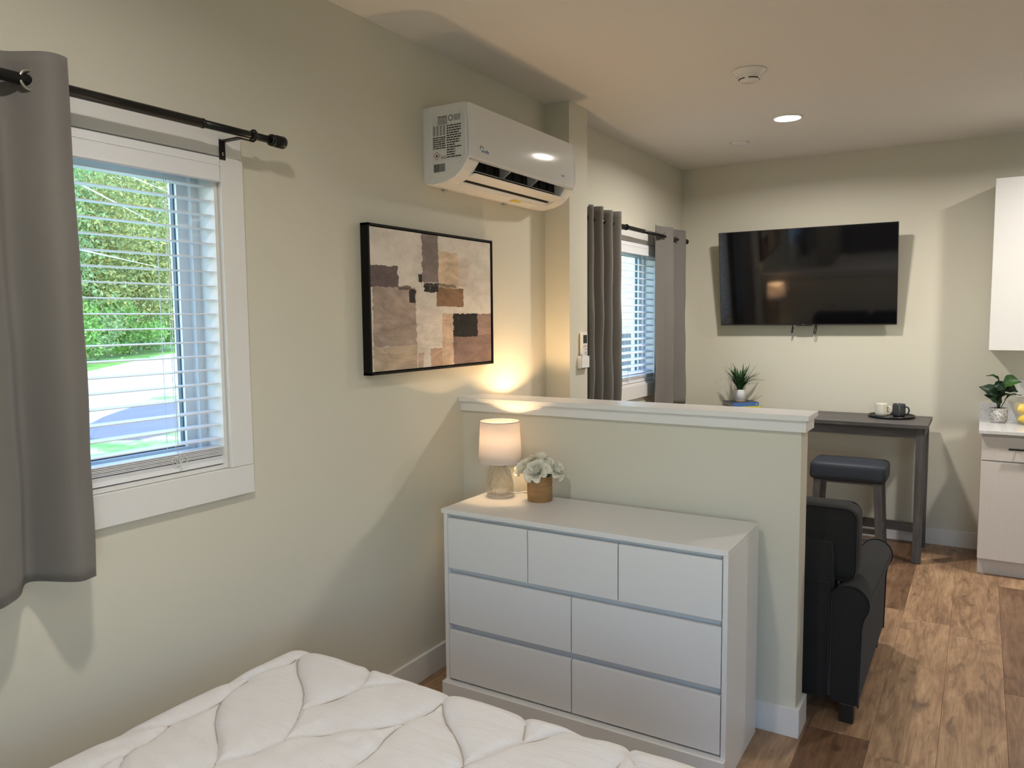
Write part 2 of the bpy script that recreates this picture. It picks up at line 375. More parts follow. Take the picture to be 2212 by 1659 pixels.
def tubed(pts, r, n=8, cap=True):
    pts = [Vector(p) for p in pts]; V, F = [], []
    rr = r if isinstance(r, (list, tuple)) else [r]*len(pts); prev = None
    for i, p in enumerate(pts):
        t = (pts[min(i+1, len(pts)-1)]-pts[max(i-1, 0)]).normalized()
        if prev is None: a = t.orthogonal().normalized()
        else: a = (prev-t*prev.dot(t)).normalized()
        prev = a; b = t.cross(a)
        for k in range(n):
            q = 2*PI*k/n; V.append(tuple(p+(a*math.cos(q)+b*math.sin(q))*rr[i]))
    for i in range(len(pts)-1):
        for k in range(n): F.append([i*n+k, i*n+(k+1) % n, (i+1)*n+(k+1) % n, (i+1)*n+k])
    if cap: F.append(list(range(n))[::-1]); F.append([(len(pts)-1)*n+k for k in range(n)])
    return V, F
def tube(name, pts, r, mat, parent=None, n=8, smooth=True, kind=None):
    return add(name, *tubed(pts, r, n), mat, parent, smooth, kind)
def prismd(prof, a0, a1, axis='y'):
    """prof: closed outline (p,q); axis y -> (p,a,q), x -> (a,p,q), z -> (p,q,a)"""
    f = {'y': lambda p, q, a: (p, a, q), 'x': lambda p, q, a: (a, p, q), 'z': lambda p, q, a: (p, q, a)}[axis]
    n = len(prof); V = [f(p, q, a0) for p, q in prof]+[f(p, q, a1) for p, q in prof]
    F = [[i, (i+1) % n, n+(i+1) % n, n+i] for i in range(n)]+[list(range(n))[::-1], [n+i for i in range(n)]]
    return V, F
def torusd(c, R, r, normal, n=24, m=8):
    normal = Vector(normal).normalized(); a = normal.orthogonal().normalized(); b = normal.cross(a); V, F = [], []
    for i in range(n):
        t = 2*PI*i/n; d = a*math.cos(t)+b*math.sin(t)
        for j in range(m):
            s = 2*PI*j/m; V.append(tuple(Vector(c)+d*(R+r*math.cos(s))+normal*(r*math.sin(s))))
    for i in range(n):
        for j in range(m): F.append([i*m+j, ((i+1) % n)*m+j, ((i+1) % n)*m+(j+1) % m, i*m+(j+1) % m])
    return V, F
def cushiond(lo, hi, r=0.04, puff=(0, 0, 0), n=12):
    bm = bmesh.new(); bmesh.ops.create_cube(bm, size=2); bmesh.ops.subdivide_edges(bm, edges=bm.edges[:], cuts=n, use_grid_fill=True)
    lo, hi = Vector(lo), Vector(hi); c, h = (lo+hi)/2, (hi-lo)/2
    for v in bm.verts:
        p = Vector((v.co.x*h.x, v.co.y*h.y, v.co.z*h.z)); u = v.co.copy()
        inner = Vector([max(-(h[i]-r), min(h[i]-r, p[i])) for i in range(3)]); d = p-inner
        if d.length > 1e-6:
            m = max(abs(d.x), abs(d.y), abs(d.z)); d = d.normalized()*m
        q = inner+d
        for i in range(3):
            j, k = (i+1) % 3, (i+2) % 3
            q[i] += puff[i]*u[i]*(1-u[j]**2)*(1-u[k]**2)
        v.co = q+c
    return bm_data(bm)
def cushion(name, lo, hi, mat, parent=None, r=0.04, puff=(0, 0, 0), n=12, m=None):
    d = cushiond(lo, hi, r, puff, n)
    if m is not None: d = xf(d, m)
    return add(name, *d, mat, parent, True)
def writing(name, text, size, origin, right, upv, mat, parent, align='LEFT', sx=1.0):
    cu = bpy.data.curves.new(name, 'FONT'); cu.body = text; cu.size = size; cu.align_x = align; cu.extrude = 0.0002
    tmp = bpy.data.objects.new('tmp_text', cu); COL.objects.link(tmp)
    me = bpy.data.meshes.new_from_object(tmp.evaluated_get(bpy.context.evaluated_depsgraph_get()))
    bpy.data.objects.remove(tmp); bpy.data.curves.remove(cu)
    R_, U_ = Vector(right).normalized(), Vector(upv).normalized(); Nn = R_.cross(U_); o0 = org(parent)
    me.transform(Matrix.Translation(Vector(origin)-o0) @ Matrix((R_*sx, U_, Nn)).transposed().to_4x4())
    me.materials.clear(); me.name = name
    return addmesh(name, me, mat, parent, o0)
def blank(name, loc, kind=None):
    o = bpy.data.objects.new(name, None); o.empty_display_size = 0.05; COL.objects.link(o); o.location = loc; ORG[o.name] = Vector(loc)
    if kind: o['kind'] = kind
    return o

# ------------------------------------------------------------------ room shell
XL, YF, ZC, XR, YB = -2.1036, 6.1079, 2.7944, 2.55, -0.75
TH = 0.17
WIN = [(0.62, 1.642, 1.140, 2.138), (4.50, 5.515, 1.140, 2.138)]      # y0,y1,z0,z1 openings in the left wall
def holed_wall(name, x0, x1, y0, y1, z0, z1, holes):
    ys = sorted({y0, y1, *[h[i] for h in holes for i in (0, 1)]}); zs = sorted({z0, z1, *[h[i] for h in holes for i in (2, 3)]})
    V, F, idx = [], [], {}
    def vid(x, y, z):
        k = (round(x, 5), round(y, 5), round(z, 5))
        if k not in idx: idx[k] = len(V); V.append((x, y, z))
        return idx[k]
    solid = lambda i, j: 0 <= i < len(ys)-1 and 0 <= j < len(zs)-1 and not any(h[0] <= (ys[i]+ys[i+1])/2 <= h[1] and h[2] <= (zs[j]+zs[j+1])/2 <= h[3] for h in holes)
    for i in range(len(ys)-1):
        for j in range(len(zs)-1):
            if not solid(i, j): continue
            a, b, c, d = ys[i], ys[i+1], zs[j], zs[j+1]
            F.append([vid(x1, a, c), vid(x1, b, c), vid(x1, b, d), vid(x1, a, d)])
            F.append([vid(x0, a, d), vid(x0, b, d), vid(x0, b, c), vid(x0, a, c)])
            for di, dj, q in ((-1, 0, [(a, c), (a, d)]), (1, 0, [(b, d), (b, c)]), (0, -1, [(b, c), (a, c)]), (0, 1, [(a, d), (b, d)])):
                if not solid(i+di, j+dj):
                    (p, r), (s, w) = q; F.append([vid(x0, p, r), vid(x1, p, r), vid(x1, s, w), vid(x0, s, w)])
    return add(name, V, F, 'wall_paint', kind='structure')
holed_wall('wall_left', XL-TH, XL, YB, YF, -0.75, ZC+0.1, WIN)
box('wall_back', (XL-TH, YF, -0.05), (XR+TH, YF+TH, ZC+0.1), 'wall_paint', kind='structure')
box('wall_right', (XR, YB, -0.05), (XR+TH, YF, ZC+0.1), 'wall_paint', kind='structure')
def turned(o):      # the same builder turned a quarter: (x, y) -> (y, x)
    for v in o.data.vertices: v.co = (v.co.y, v.co.x, v.co.z)
    o.data.flip_normals(); o.location = (o.location.y, o.location.x, o.location.z)
W3 = (0.35, 1.75, 0.75, 2.15)
turned(holed_wall('wall_front', YB-TH, YB, XL-TH, XR+TH, -0.75, ZC+0.1, [W3]))
box('ceiling', (XL, YB, ZC), (XR, YF, ZC+0.1), 'ceiling_paint', kind='structure')
wc = box('wall_column', (XL-0.01, 3.815, 0), (-1.952, 4.038, ZC), 'wall_paint', kind='structure')

# floor: a slab with each plank on it
floor = box('floor', (XL, YB, -0.06), (XR, YF, -0.008), 'floor_plank', kind='structure')
PW, PL, GAP = 0.225, 1.52, 0.00035
def plank_mesh(w, l, mat):
    v, f = boxd((-w/2+GAP, -l/2+GAP, -0.008), (w/2-GAP, l/2-GAP, 0), 0.0008)
    me = bpy.data.meshes.new('plank'); me.from_pydata(v, [], f); me.materials.append(MATS[mat]); return me
cache = {}
def plank(x0, x1, y0, y1, mat='floor_plank'):
    w, l = round(x1-x0, 3), round(y1-y0, 3)
    if w < 0.012 or l < 0.02: return
    if (w, l, mat) not in cache: cache[(w, l, mat)] = plank_mesh(w, l, mat)
    o = bpy.data.objects.new('plank', cache[(w, l, mat)]); COL.objects.link(o); o.parent = floor
    o.location = Vector(((x0+x1)/2, (y0+y1)/2, 0))-org(floor); ORG[o.name] = org(floor)
k0 = int(math.floor((XL+0.31)/PW))
for k in range(k0, int((XR+0.31)/PW)+1):
    xa, xb = max(XL, -0.31+k*PW), min(XR, -0.31+(k+1)*PW)
    off = {-1: 3.10, 0: 4.51}.get(k, (k*0.618 % 1)*PL+0.4)
    y = off-PL*math.ceil((off-YB)/PL)
    while y < YF:
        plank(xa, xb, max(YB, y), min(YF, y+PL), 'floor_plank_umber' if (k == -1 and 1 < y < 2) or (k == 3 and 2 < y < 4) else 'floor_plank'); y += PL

# half wall with its cap and apron
HX, HY0, HY1 = -0.5606, 2.990, 3.112
hw = box('wall_partition', (XL, HY0, 0), (HX, HY1, 1.231), 'wall_paint', kind='structure')
box('cap', (XL, 2.955, 1.231), (-0.5302, 3.147, 1.2518), 'trim_paint', hw, 0.0015)
box('apron_board', (XL, 2.971, 1.187), (HX+0.019, HY0, 1.231), 'trim_paint', hw, 0.001)
box('apron_board', (XL, HY1, 1.187), (HX+0.019, HY1+0.019, 1.231), 'trim_paint', hw, 0.001)
box('apron_board', (HX, HY0, 1.187), (HX+0.019, HY1, 1.231), 'trim_paint', hw, 0.001)
BH, BT = 0.1155, 0.016
def bb(name, *boxes):
    o = None
    for i, (lo, hi) in enumerate(boxes):
        if i == 0: o = box(name, lo, hi, 'trim_paint', None, 0.0015, kind='structure')
        else: box('return_board', lo, hi, 'trim_paint', o, 0.0015)
    return o
bb('baseboard_partition', ((XL+BT, HY0-BT, 0), (HX+BT, HY0, BH)), ((HX, HY0, 0), (HX+BT, HY1, BH)), ((XL+BT, HY1, 0), (HX+BT, HY1+BT, BH)))
bb('baseboard_left', ((XL, YB, 0), (XL+BT, HY0, BH)), ((XL, HY1, 0), (XL+BT, 3.815, BH)), ((XL, 4.038, 0), (XL+BT, YF, BH)))
bb('baseboard_back', ((XL+BT, YF-BT, 0), (0.03, YF, BH)))
bb('baseboard_front', ((XL+BT, YB, 0), (XR-BT, YB+BT, BH)))
bb('baseboard_right', ((XR-BT, YB, 0), (XR, 5.4, BH)))
bb('baseboard_column', ((-1.952, 3.815-BT, 0), (-1.952+BT, 4.038+BT, BH)))

# windows: casing, jamb, vinyl frame, sash and pane
def window(n, y0, y1, z0, z1):
    w = blank('window_%d' % n, (XL, (y0+y1)/2, z0), 'structure')
    c0, c1, t = XL, XL+0.019, 0.088
    box('casing', (c0, y1+0.004, z0-0.001), (c1, y1+0.004+t, z1+0.003), 'trim_paint', w, 0.001)
    box('casing', (c0, y0-0.004-t, z0-0.001), (c1, y0-0.004, z1+0.003), 'trim_paint', w, 0.001)
    box('head_casing', (c0, y0-0.004-t, z1+0.004), (c1, y1+0.004+t-0.005, z1+0.079), 'trim_paint', w, 0.001)
    box('sill_casing', (c0, y0-0.004-t, z0-0.097), (c1, y1+0.004+t, z0-0.002), 'trim_paint', w, 0.001)
    j = 0.012
    for nm, lo, hi in (('jamb', (XL-TH, y1-j, z0), (XL+0.004, y1, z1)), ('jamb', (XL-TH, y0, z0), (XL+0.004, y0+j, z1)),
                       ('jamb', (XL-TH, y0+j, z1-j), (XL+0.004, y1-j, z1)), ('sill', (XL-TH, y0+j, z0), (XL+0.004, y1-j, z0+j))):
        box(nm, lo, hi, 'trim_paint', w)
    # vinyl frame set to the outside, sliding sash inside it
    fx0, fx1 = XL-TH-0.005, XL-0.078
    a, b, c, d = y0+j, y1-j, z0+j, z1-j; f = 0.025
    fr = add('frame', *join(boxd((fx0, a, c), (fx1, a+f, d)), boxd((fx0, b-f, c), (fx1, b, d)), boxd((fx0, a+f, c), (fx1, b-f, c+f)), boxd((fx0, a+f, d-f), (fx1, b-f, d))), 'vinyl', w)
    sx0, sx1, s = fx1-0.065, fx1-0.024, 0.037; mid = (a+b)/2; a, b, c, d = a+f-0.002, b-f+0.002, c+f-0.002, d-f+0.002
    for p, q, ox in ((a, mid+0.02, 0.022), (mid-0.02, b, 0.0)):
        sh = add('sash', *join(boxd((sx0-ox, p, c), (sx1-ox, p+s, d)), boxd((sx0-ox, q-s, c), (sx1-ox, q, d)),
                               boxd((sx0-ox, p+s, c), (sx1-ox, q-s, c+s)), boxd((sx0-ox, p+s, d-s), (sx1-ox, q-s, d))), 'vinyl', w)
        xm = (sx0+sx1)/2-ox
        box('pane', (xm-0.002, p+s-0.002, c+s-0.002), (xm+0.002, q-s+0.002, d-s+0.002), 'pane_glass', sh)
        g = 0.004
        add('gasket', *join(boxd((xm-0.008, q-s-g, c+s), (xm+0.008, q-s, d-s)), boxd((xm-0.008, p+s, c+s), (xm+0.008, p+s+g, d-s)),
                            boxd((xm-0.008, p+s+g, c+s), (xm+0.008, q-s-g, c+s+g)), boxd((xm-0.008, p+s+g, d-s-g), (xm+0.008, q-s-g, d-s))), 'window_seal', sh)
    return w
window(1, *WIN[0]); window(2, *WIN[1])
w3 = blank('window_3', ((W3[0]+W3[1])/2, YB, W3[2]), 'structure')
for lo, hi in (((W3[0]-0.09, YB, W3[2]-0.09), (W3[0], YB+0.019, W3[3]+0.09)), ((W3[1], YB, W3[2]-0.09), (W3[1]+0.09, YB+0.019, W3[3]+0.09)), ((W3[0], YB, W3[3]), (W3[1], YB+0.019, W3[3]+0.09)), ((W3[0], YB, W3[2]-0.09), (W3[1], YB+0.019, W3[2]))):
    box('casing', lo, hi, 'trim_paint', w3, 0.001)
for lo, hi in (((W3[0], YB-0.12, W3[2]), (W3[0]+0.05, YB-0.05, W3[3])), ((W3[1]-0.05, YB-0.12, W3[2]), (W3[1], YB-0.05, W3[3])), ((W3[0], YB-0.12, W3[2]), (W3[1], YB-0.05, W3[2]+0.05)), ((W3[0], YB-0.12, W3[3]-0.05), (W3[1], YB-0.05, W3[3]))):
    box('frame', lo, hi, 'vinyl', w3, 0.002)
box('pane', (W3[0]+0.05, YB-0.088, W3[2]+0.05), (W3[1]-0.05, YB-0.084, W3[3]-0.05), 'pane_glass', w3)

# ------------------------------------------------------------------ downlights (each carries its own lamp)
def downlight(x, y, label, watt):
    t = thing('downlight', (x, y, ZC-0.008), label, 'ceiling light', 'recessed round downlights in the ceiling')
    lathe('trim_ring', [(0.074, 0.004), (0.076, -0.001), (0.084, 0.001), (0.087, 0.0085), (0.074, 0.0085)], (x, y, ZC-0.008), 'white_plastic', t, 40, cap=False)
    lathe('lens', [(0.0005, 0.0005), (0.05, 0.0005), (0.075, 0.002), (0.075, 0.006)], (x, y, ZC-0.008), 'downlight_lens', t, 40, cap=False)
    l = bpy.data.lights.new('downlight_lamp', 'AREA'); l.shape = 'DISK'; l.size = 0.14; l.energy = watt; l.color = (1.0, 0.93, 0.84); l.spread = math.radians(165)
    lo = bpy.data.objects.new('downlight_lamp', l); COL.objects.link(lo); lo.parent = t; lo.location = (0, 0, -0.006)
downlight(-1.03, 4.851, 'lit round recessed downlight in the ceiling between smoke detector and television', KITCHEN_W)
downlight(-1.0, 0.70, 'lit round recessed downlight in the ceiling above the bed', BEDROOM_W)
downlight(0.78, 4.95, 'lit round recessed downlight in the ceiling before the kitchen cabinets', KITCHEN_W)
downlight(0.95, 0.70, 'lit round recessed downlight in the ceiling beside the bed, towards the right wall', BEDROOM_W*0.6)

# ------------------------------------------------------------------ window blinds
def blind(label, y0, y1, z0, z1, tilt, stack, nslat, zfirst, zlast):
    ya, yb = y0+0.016, y1-0.016; xc = XL-0.030
    t = thing('window_blind', (XL, (y0+y1)/2, z0+0.01), label, 'blind', 'white slatted blinds inside the left wall windows')
    v = box('valance', (XL+0.012, ya-0.012, z1-0.080), (XL+0.026, yb+0.014, z1-0.002), 'blind_vinyl', t, 0.003)
    box('valance_lip', (XL+0.024, ya-0.012, z1-0.028), (XL+0.028, yb+0.014, z1-0.022), 'blind_vinyl', v, 0.001)
    box('valance_lip', (XL+0.024, ya-0.012, z1-0.078), (XL+0.028, yb+0.014, z1-0.072), 'blind_vinyl', v, 0.001)
    box('headrail', (xc-0.028, ya, z1-0.058), (xc+0.028, yb, z1-0.014), 'blind_vinyl', t)
    me = None
    def slat(z, tl):
        nonlocal me
        if me is None:
            N, wd = 5, 0.050; V, F = [], []
            for s in (1, -1):
                for yy in (ya-(y0+y1)/2, yb-(y0+y1)/2):
                    for i in range(N):
                        u = i/(N-1)*2-1; V.append((u*wd/2, yy, 0.0018*(1-u*u)+s*0.0013))
            for i in range(N-1):
                F += [[i, i+1, N+i+1, N+i], [2*N+i, 3*N+i, 3*N+i+1, 2*N+i+1], [i, 2*N+i, 2*N+i+1, i+1], [N+i, N+i+1, 3*N+i+1, 3*N+i]]
            F += [[0, N, 3*N, 2*N], [N-1, 3*N-1, 4*N-1, 2*N-1]]
            me = bpy.data.meshes.new('slat'); me.from_pydata(V, [], F); me.materials.append(MATS['blind_vinyl'])
        o = bpy.data.objects.new('slat', me); COL.objects.link(o); o.parent = t; ORG[o.name] = org(t)
        o.location = Vector((xc, (y0+y1)/2, z))-org(t); o.rotation_euler = (0, tl, 0)
    for i in range(nslat): slat(zfirst+(zlast-zfirst)*i/(nslat-1), tilt+random.uniform(-0.015, 0.015))
    zb = z0+0.030
    for i in range(stack): slat(zb+0.016+0.0048*i, random.uniform(-0.01, 0.01))
    add('bottom_rail', *prismd([(xc-0.027, zb-0.014), (xc+0.027, zb-0.014), (xc+0.024, zb), (xc+0.027, zb+0.011), (xc-0.027, zb+0.011)], ya-0.004, yb+0.004), 'blind_vinyl', t)
    for yy in (ya+0.16, (ya+yb)/2, yb-0.16):
        for xx in (-0.027, 0.027):
            tube('ladder_cord', [(xc+xx, yy, z1-0.05), (xc+xx, yy, zb)], 0.0011, 'cord', t, 5)
        tube('lift_cord', [(xc, yy+0.012, z1-0.05), (xc, yy+0.012, zb)], 0.0010, 'cord', t, 5)
        lp = []
        for i in range(40):
            a = i/39*2*PI*2.5; lp.append((xc+0.031+0.006*math.sin(a*0.7), yy+0.018*math.cos(a)+0.03*(i/39-0.5), zb+0.022+0.014*math.sin(a)))
        tube('cord_tangle', lp, 0.0011, 'cord', t, 5)
        tube('cord_tail', [(xc+0.030, yy, zb+0.03), (xc+0.031, yy+0.006, zb+0.004), (xc+0.029, yy+0.004, zb-0.014)], 0.0014, 'cord', t, 5)
blind('white slatted blind drawn up a little, inside the window with trees and road outside', *WIN[0], 0.03, 6, 19, 2.046, 1.238)
blind('white slatted blind with tilted slats inside the window between two curtains', *WIN[1], 0.28, 4, 18, 2.046, 1.225)

# ------------------------------------------------------------------ curtain rods and curtains
RX, RZ = -2.0, 2.206
def rod(label, ya, yb, yj, brackets, rings):
    t = thing('curtain_rod', (XL, (ya+yb)/2, RZ), label, 'curtain rod', 'black curtain rods over the left wall windows')
    tube('outer_pole', [(RX, ya, RZ), (RX, yj, RZ)], 0.0142, 'black_metal', t, 20)
    tube('inner_pole', [(RX, yj-0.02, RZ), (RX, yb-0.03, RZ)], 0.0118, 'black_metal', t, 20)
    lathe_y = lambda prof, y: [(RX+r*math.cos(a), y+d, RZ+r*math.sin(a)) for r, d in prof for a in [2*PI*k/24 for k in range(24)]]
    def spool(nm, prof, y):
        V = lathe_y(prof, y); n = 24; F = [[i*n+k, i*n+(k+1) % n, (i+1)*n+(k+1) % n, (i+1)*n+k] for i in range(len(prof)-1) for k in range(n)]
        F += [list(range(n))[::-1], [(len(prof)-1)*n+k for k in range(n)]]
        return add(nm, V, F, 'black_metal', t, True)
    fin = [(0.0125, 0), (0.0185, 0.003), (0.0195, 0.013), (0.016, 0.017), (0.016, 0.021), (0.0195, 0.024), (0.0205, 0.055), (0.018, 0.060), (0.0005, 0.061)]
    spool('finial', fin, yb-0.062); spool('finial', [(r, -d) for r, d in fin], ya+0.062)
    spool('collar', [(0.0142, -0.004), (0.0152, 0), (0.0142, 0.004)], yj)
    for y in brackets:
        b = add('bracket', *join(boxd((XL+0.019, y-0.011, RZ-0.075), (XL+0.022, y+0.011, RZ-0.012)), boxd((XL+0.019, y-0.010, RZ-0.020), (RX+0.004, y+0.010, RZ-0.0155))), 'black_metal', t)
        box('screw', (XL+0.0215, y-0.0025, RZ-0.062), (XL+0.0235, y+0.0025, RZ-0.052), 'nickel', b)
        add('cradle', *torusd((RX, y+0.055, RZ), 0.0165, 0.0035, (0, 1, 0)), 'black_metal', t, True)
        tube('cradle_arm', [(RX, y+0.055, RZ-0.019), (RX, y+0.02, RZ-0.0175), (RX-0.004, y, RZ-0.0175)], 0.003, 'black_metal', t, 6)
rod('black metal curtain rod with barrel finial over the window with trees outside', 0.34, 1.838, 1.523, (0.50, 1.655), ())
rod('black metal curtain rod over the window beside the television wall', 4.06, 5.92, 5.02, (4.30, 4.665, 5.72), ())

def curtain(label, ya, yb, fx, top=2.277, hem=0.953, seed=0, group='grey grommet curtains on the left wall', grom=()):
    """fx(y, k): distance of the cloth from the rod line; k = 0 at the top, 1 at the hem"""
    rs = np.random.default_rng(seed); NY, NZ = 150, 40
    V, F = [], []
    ph = rs.uniform(0, 6.28, 6)
    for j in range(NZ+1):
        k = j/NZ; z = top-(top-hem)*k
        for i in range(NY+1):
            u = i/NY; y = ya+(yb-ya)*u
            x = RX+fx(u, y, k)+0.004*k*math.sin(9*k+ph[0]+u*7)+0.003*math.sin(23*k+ph[1]+u*19)*(0.3+0.7*k)
            yy = y+0.006*k*math.sin(5*k+ph[2]+4*u)
            zz = z-(0.006*math.sin(u*13+ph[3]) if j == NZ else 0)+(0.004*math.sin(u*11+ph[4]) if j == 0 else 0)
            V.append((x, yy, zz))
    for j in range(NZ):
        for i in range(NY): a = j*(NY+1)+i; F.append([a, a+1, a+NY+2, a+NY+1])
    t = thing('curtain', (RX, (ya+yb)/2, hem), label, 'curtain', group)
    c = add('cloth', V, F, 'curtain_cloth', t, True)
    md = c.modifiers.new('thickness', 'SOLIDIFY'); md.thickness = 0.0025; md.offset = 0
    for gu in grom:
        y = ya+(yb-ya)*gu; dx = (fx(gu+0.005, y, 0.06)-fx(gu-0.005, y, 0.06))/(0.01*(yb-ya))
        nrm = Vector((1, -dx, 0)).normalized()
        add('grommet', *torusd((RX+fx(gu, y, 0.055), y, RZ), 0.023, 0.0042, nrm), 'nickel', t, True)
    return t
# bedroom panel: edge stands in front of the rod, dips behind it at the grommet
def f1(u, y, k):
    w = 2*PI*(y-1.032)/0.20
    return (0.040+0.012*k)*math.sin(w)+(0.006+0.006*k)*math.sin(2*w+0.9)+0.004
curtain('dark grey grommet curtain with deep folds at the window with trees outside', 0.42, 1.117, f1, seed=1, grom=[(1.032-0.1*i-0.42)/(1.117-0.42) for i in range(0, 7)])
def f2(u, y, k):
    w = 2*PI*(y-4.535)/0.135
    return (0.040+0.006*k)*math.sin(w+1.9)+0.006
curtain('grey curtain with tight folds hanging between wall column and window', 4.10, 4.537, f2, seed=2, hem=0.96)
def f3(u, y, k):
    if y < 5.43: w = (y-5.43)/0.15; return 0.034*math.sin(w*PI*0.9)*(1-0.2*k)-0.012*k*0
    w = 2*PI*(y-5.43)/0.27
    return (0.040+0.01*k)*math.sin(w)
curtain('grey curtain lit with slat stripes, hanging beside the television wall', 5.285, 5.845, f3, seed=3, hem=0.955, grom=[(5.43-5.285)/0.56, (5.565-5.285)/0.56, (5.70-5.285)/0.56])

# ------------------------------------------------------------------ air conditioner
def aircon():
    y0, y1 = 2.720, 3.700
    t = thing('air_conditioner', (XL, (y0+y1)/2, 2.197), 'white wall mounted split air conditioner with open louver above the abstract painting', 'air conditioner')
    full = [(XL, 2.530), (-1.905, 2.530), (-1.880, 2.527), (-1.868, 2.520), (-1.866, 2.30), (-1.872, 2.286), (-1.900, 2.250), (-1.935, 2.222), (-1.985, 2.206), (-2.05, 2.197), (-2.093, 2.203), (XL, 2.212)]
    notch = [(XL, 2.530), (-1.905, 2.530), (-1.880, 2.527), (-1.868, 2.520), (-1.866, 2.302), (-1.872, 2.298), (-1.925, 2.322), (-1.985, 2.300), (-2.000, 2.255), (-1.975, 2.221), (-1.985, 2.206), (-2.05, 2.197), (-2.093, 2.203), (XL, 2.212)]
    def inset(p, k): # slightly smaller end outline so the ends are rounded
        cx, cz = -1.985, 2.36; return [(cx+(a-cx)*(1-k) if a > XL+0.001 else a, cz+(b-cz)*(1-k)) for a, b in p]
    n = len(full)
    V = [(p, y0, q) for p, q in inset(full, 0.02)]+[(p, y0+0.006, q) for p, q in full]+[(p, y0+0.085, q) for p, q in full]
    F = [[r*n+i, r*n+(i+1) % n, (r+1)*n+(i+1) % n, (r+1)*n+i] for r in (0, 1) for i in range(n)]+[list(range(n))[::-1], [2*n+i for i in range(n)]]
    V2 = [(p, y1, q) for p, q in inset(full, 0.02)]+[(p, y1-0.006, q) for p, q in full]+[(p, y1-0.095, q) for p, q in full]
    F2 = [f[::-1] for f in F]
    add('housing', *join((V, F), (V2, F2), prismd(notch, y0+0.085, y1-0.095)), 'white_plastic', t)
    # the back shell stands slightly apart from the end cover
    box('back_shell', (XL, y0-0.0015, 2.214), (XL+0.050, y1+0.0015, 2.526), 'white_plastic', t, 0.006, 2)
    # glossy front panel: gently bowed, rounded corners, thin edge
    za, zb = 2.296, 2.524
    fx = lambda z: -1.8545-0.35*(z-2.38)**2*(1 if z > 2.38 else 0.4)
    def limits(z, g):
        p, q = y0+g, y1-g; zl, zh = za+g, zb-g
        def cut(R, e): return R-math.sqrt(max(0.0, R*R-e*e))
        for R, side in ((0.012, 0), (0.030, 1)):
            e = max(0, R-(z-zl), R-(zh-z)); c = cut(R, min(R, e))
            if side == 0: p += c
            else: q -= c
        return p, q
    def zlist(g):
        zl, zh = za+g, zb-g; lo = [zl+0.030*(1-math.cos(k*PI/14)) for k in range(7)]
        return lo+list(np.linspace(zl+0.030, zh-0.030, 12))+[zl+zh-z for z in lo[::-1]]
    V, F = [], []; NYp = 24
    def sheet(g, dx):
        b0 = len(V)
        for z in zlist(g):
            p, q = limits(z, g)
            for i in range(NYp+1): V.append((fx(z)+dx+0.0010*math.sin(i*0.45+1.0)*math.sin((z-2.29)*14), p+(q-p)*i/NYp, z))
        return b0, len(zlist(g))
    f0, nz = sheet(0.0025, 0.0); e0, _ = sheet(0.0, -0.0025); k0_, _ = sheet(0.0, -0.012)
    for r in range(nz-1):
        for i in range(NYp): q = f0+r*(NYp+1)+i; F.append([q, q+1, q+NYp+2, q+NYp+1])
    edge = [i for i in range(NYp+1)]+[r*(NYp+1)+NYp for r in range(1, nz)]+[(nz-1)*(NYp+1)+i for i in range(NYp-1, -1, -1)]+[r*(NYp+1) for r in range(nz-2, 0, -1)]
    for s0, s1 in ((f0, e0), (e0, k0_)):
        for i in range(len(edge)): F.append([s0+edge[i], s1+edge[i], s1+edge[(i+1) % len(edge)], s0+edge[(i+1) % len(edge)]])
    pn = add('front_panel', V, F, 'gloss_plastic', t, True)
    # outlet: black inside, ribs, inner vanes, louver
    box('outlet_interior', (-1.998, y0+0.090, 2.262), (-1.930, y1-0.10, 2.312), 'void_black', t)
    add('outlet_shade_fill', *prismd([(-1.932, 2.3175), (-1.983, 2.2985), (-1.9975, 2.256), (-1.9745, 2.2235), (-1.966, 2.227), (-1.962, 2.25), (-1.950, 2.304)], y0+0.088, y1-0.098), 'void_black', t)  # black fill that paints the outlet slot as shaded
    for yy in (y0+0.345, y0+0.60):
        add('outlet_rib', *prismd([(-1.868, 2.302), (-1.874, 2.290), (-1.915, 2.262), (-1.930, 2.262), (-1.945, 2.318), (-1.925, 2.322)], yy, yy+0.012), 'grey_plastic', t)
    for i in range(9):
        yy = y0+0.13+i*0.083
        box('vertical_vane', (-1.958, yy, 2.272), (-1.918, yy+0.002, 2.306), 'black_plastic', t)
    box('wire_guard', (-1.930, y0+0.09, 2.2655), (-1.927, y1-0.105, 2.268), 'white_plastic', t)
    lv = [(-1.962, 2.229), (-1.940, 2.2305), (-1.910, 2.2345), (-1.886, 2.2395), (-1.882, 2.2425), (-1.886, 2.2455), (-1.910, 2.2440), (-1.940, 2.2395), (-1.962, 2.2345)]
    add('louver', *prismd(lv, y0+0.080, y1-0.068), 'white_plastic', t)
    for yy in (y0+0.084, y1-0.088):
        box('louver_pivot', (-1.935, yy, 2.240), (-1.915, yy+0.012, 2.268), 'white_plastic', t, 0.003)
    for yy in (y0+0.13, y1-0.34):
        box('latch', (-2.098, yy, 2.194), (-2.085, yy+0.022, 2.204), 'grey_plastic', t)
    box('panel_gap_shade', (-1.870, y0+0.012, 2.2895), (-1.8605, y1-0.016, 2.2975), 'grey_plastic', t)  # solid dark strip drawn for the shaded gap under the front panel
    s = add('energy_sticker', [(-2.02, 3.30, 2.1995), (-1.99, 3.30, 2.2045), (-1.99, 3.385, 2.2045), (-2.02, 3.385, 2.1995)], [[0, 1, 2, 3]], 'sticker_yellow', t)
    add('info_sticker', [(-2.045, 3.33, 2.1965), (-1.99, 3.33, 2.2043), (-1.99, 3.53, 2.2043), (-2.045, 3.53, 2.1965)], [[0, 1, 2, 3]], 'paper', t)
    # printed label on the near end
    yl = y0-0.0016
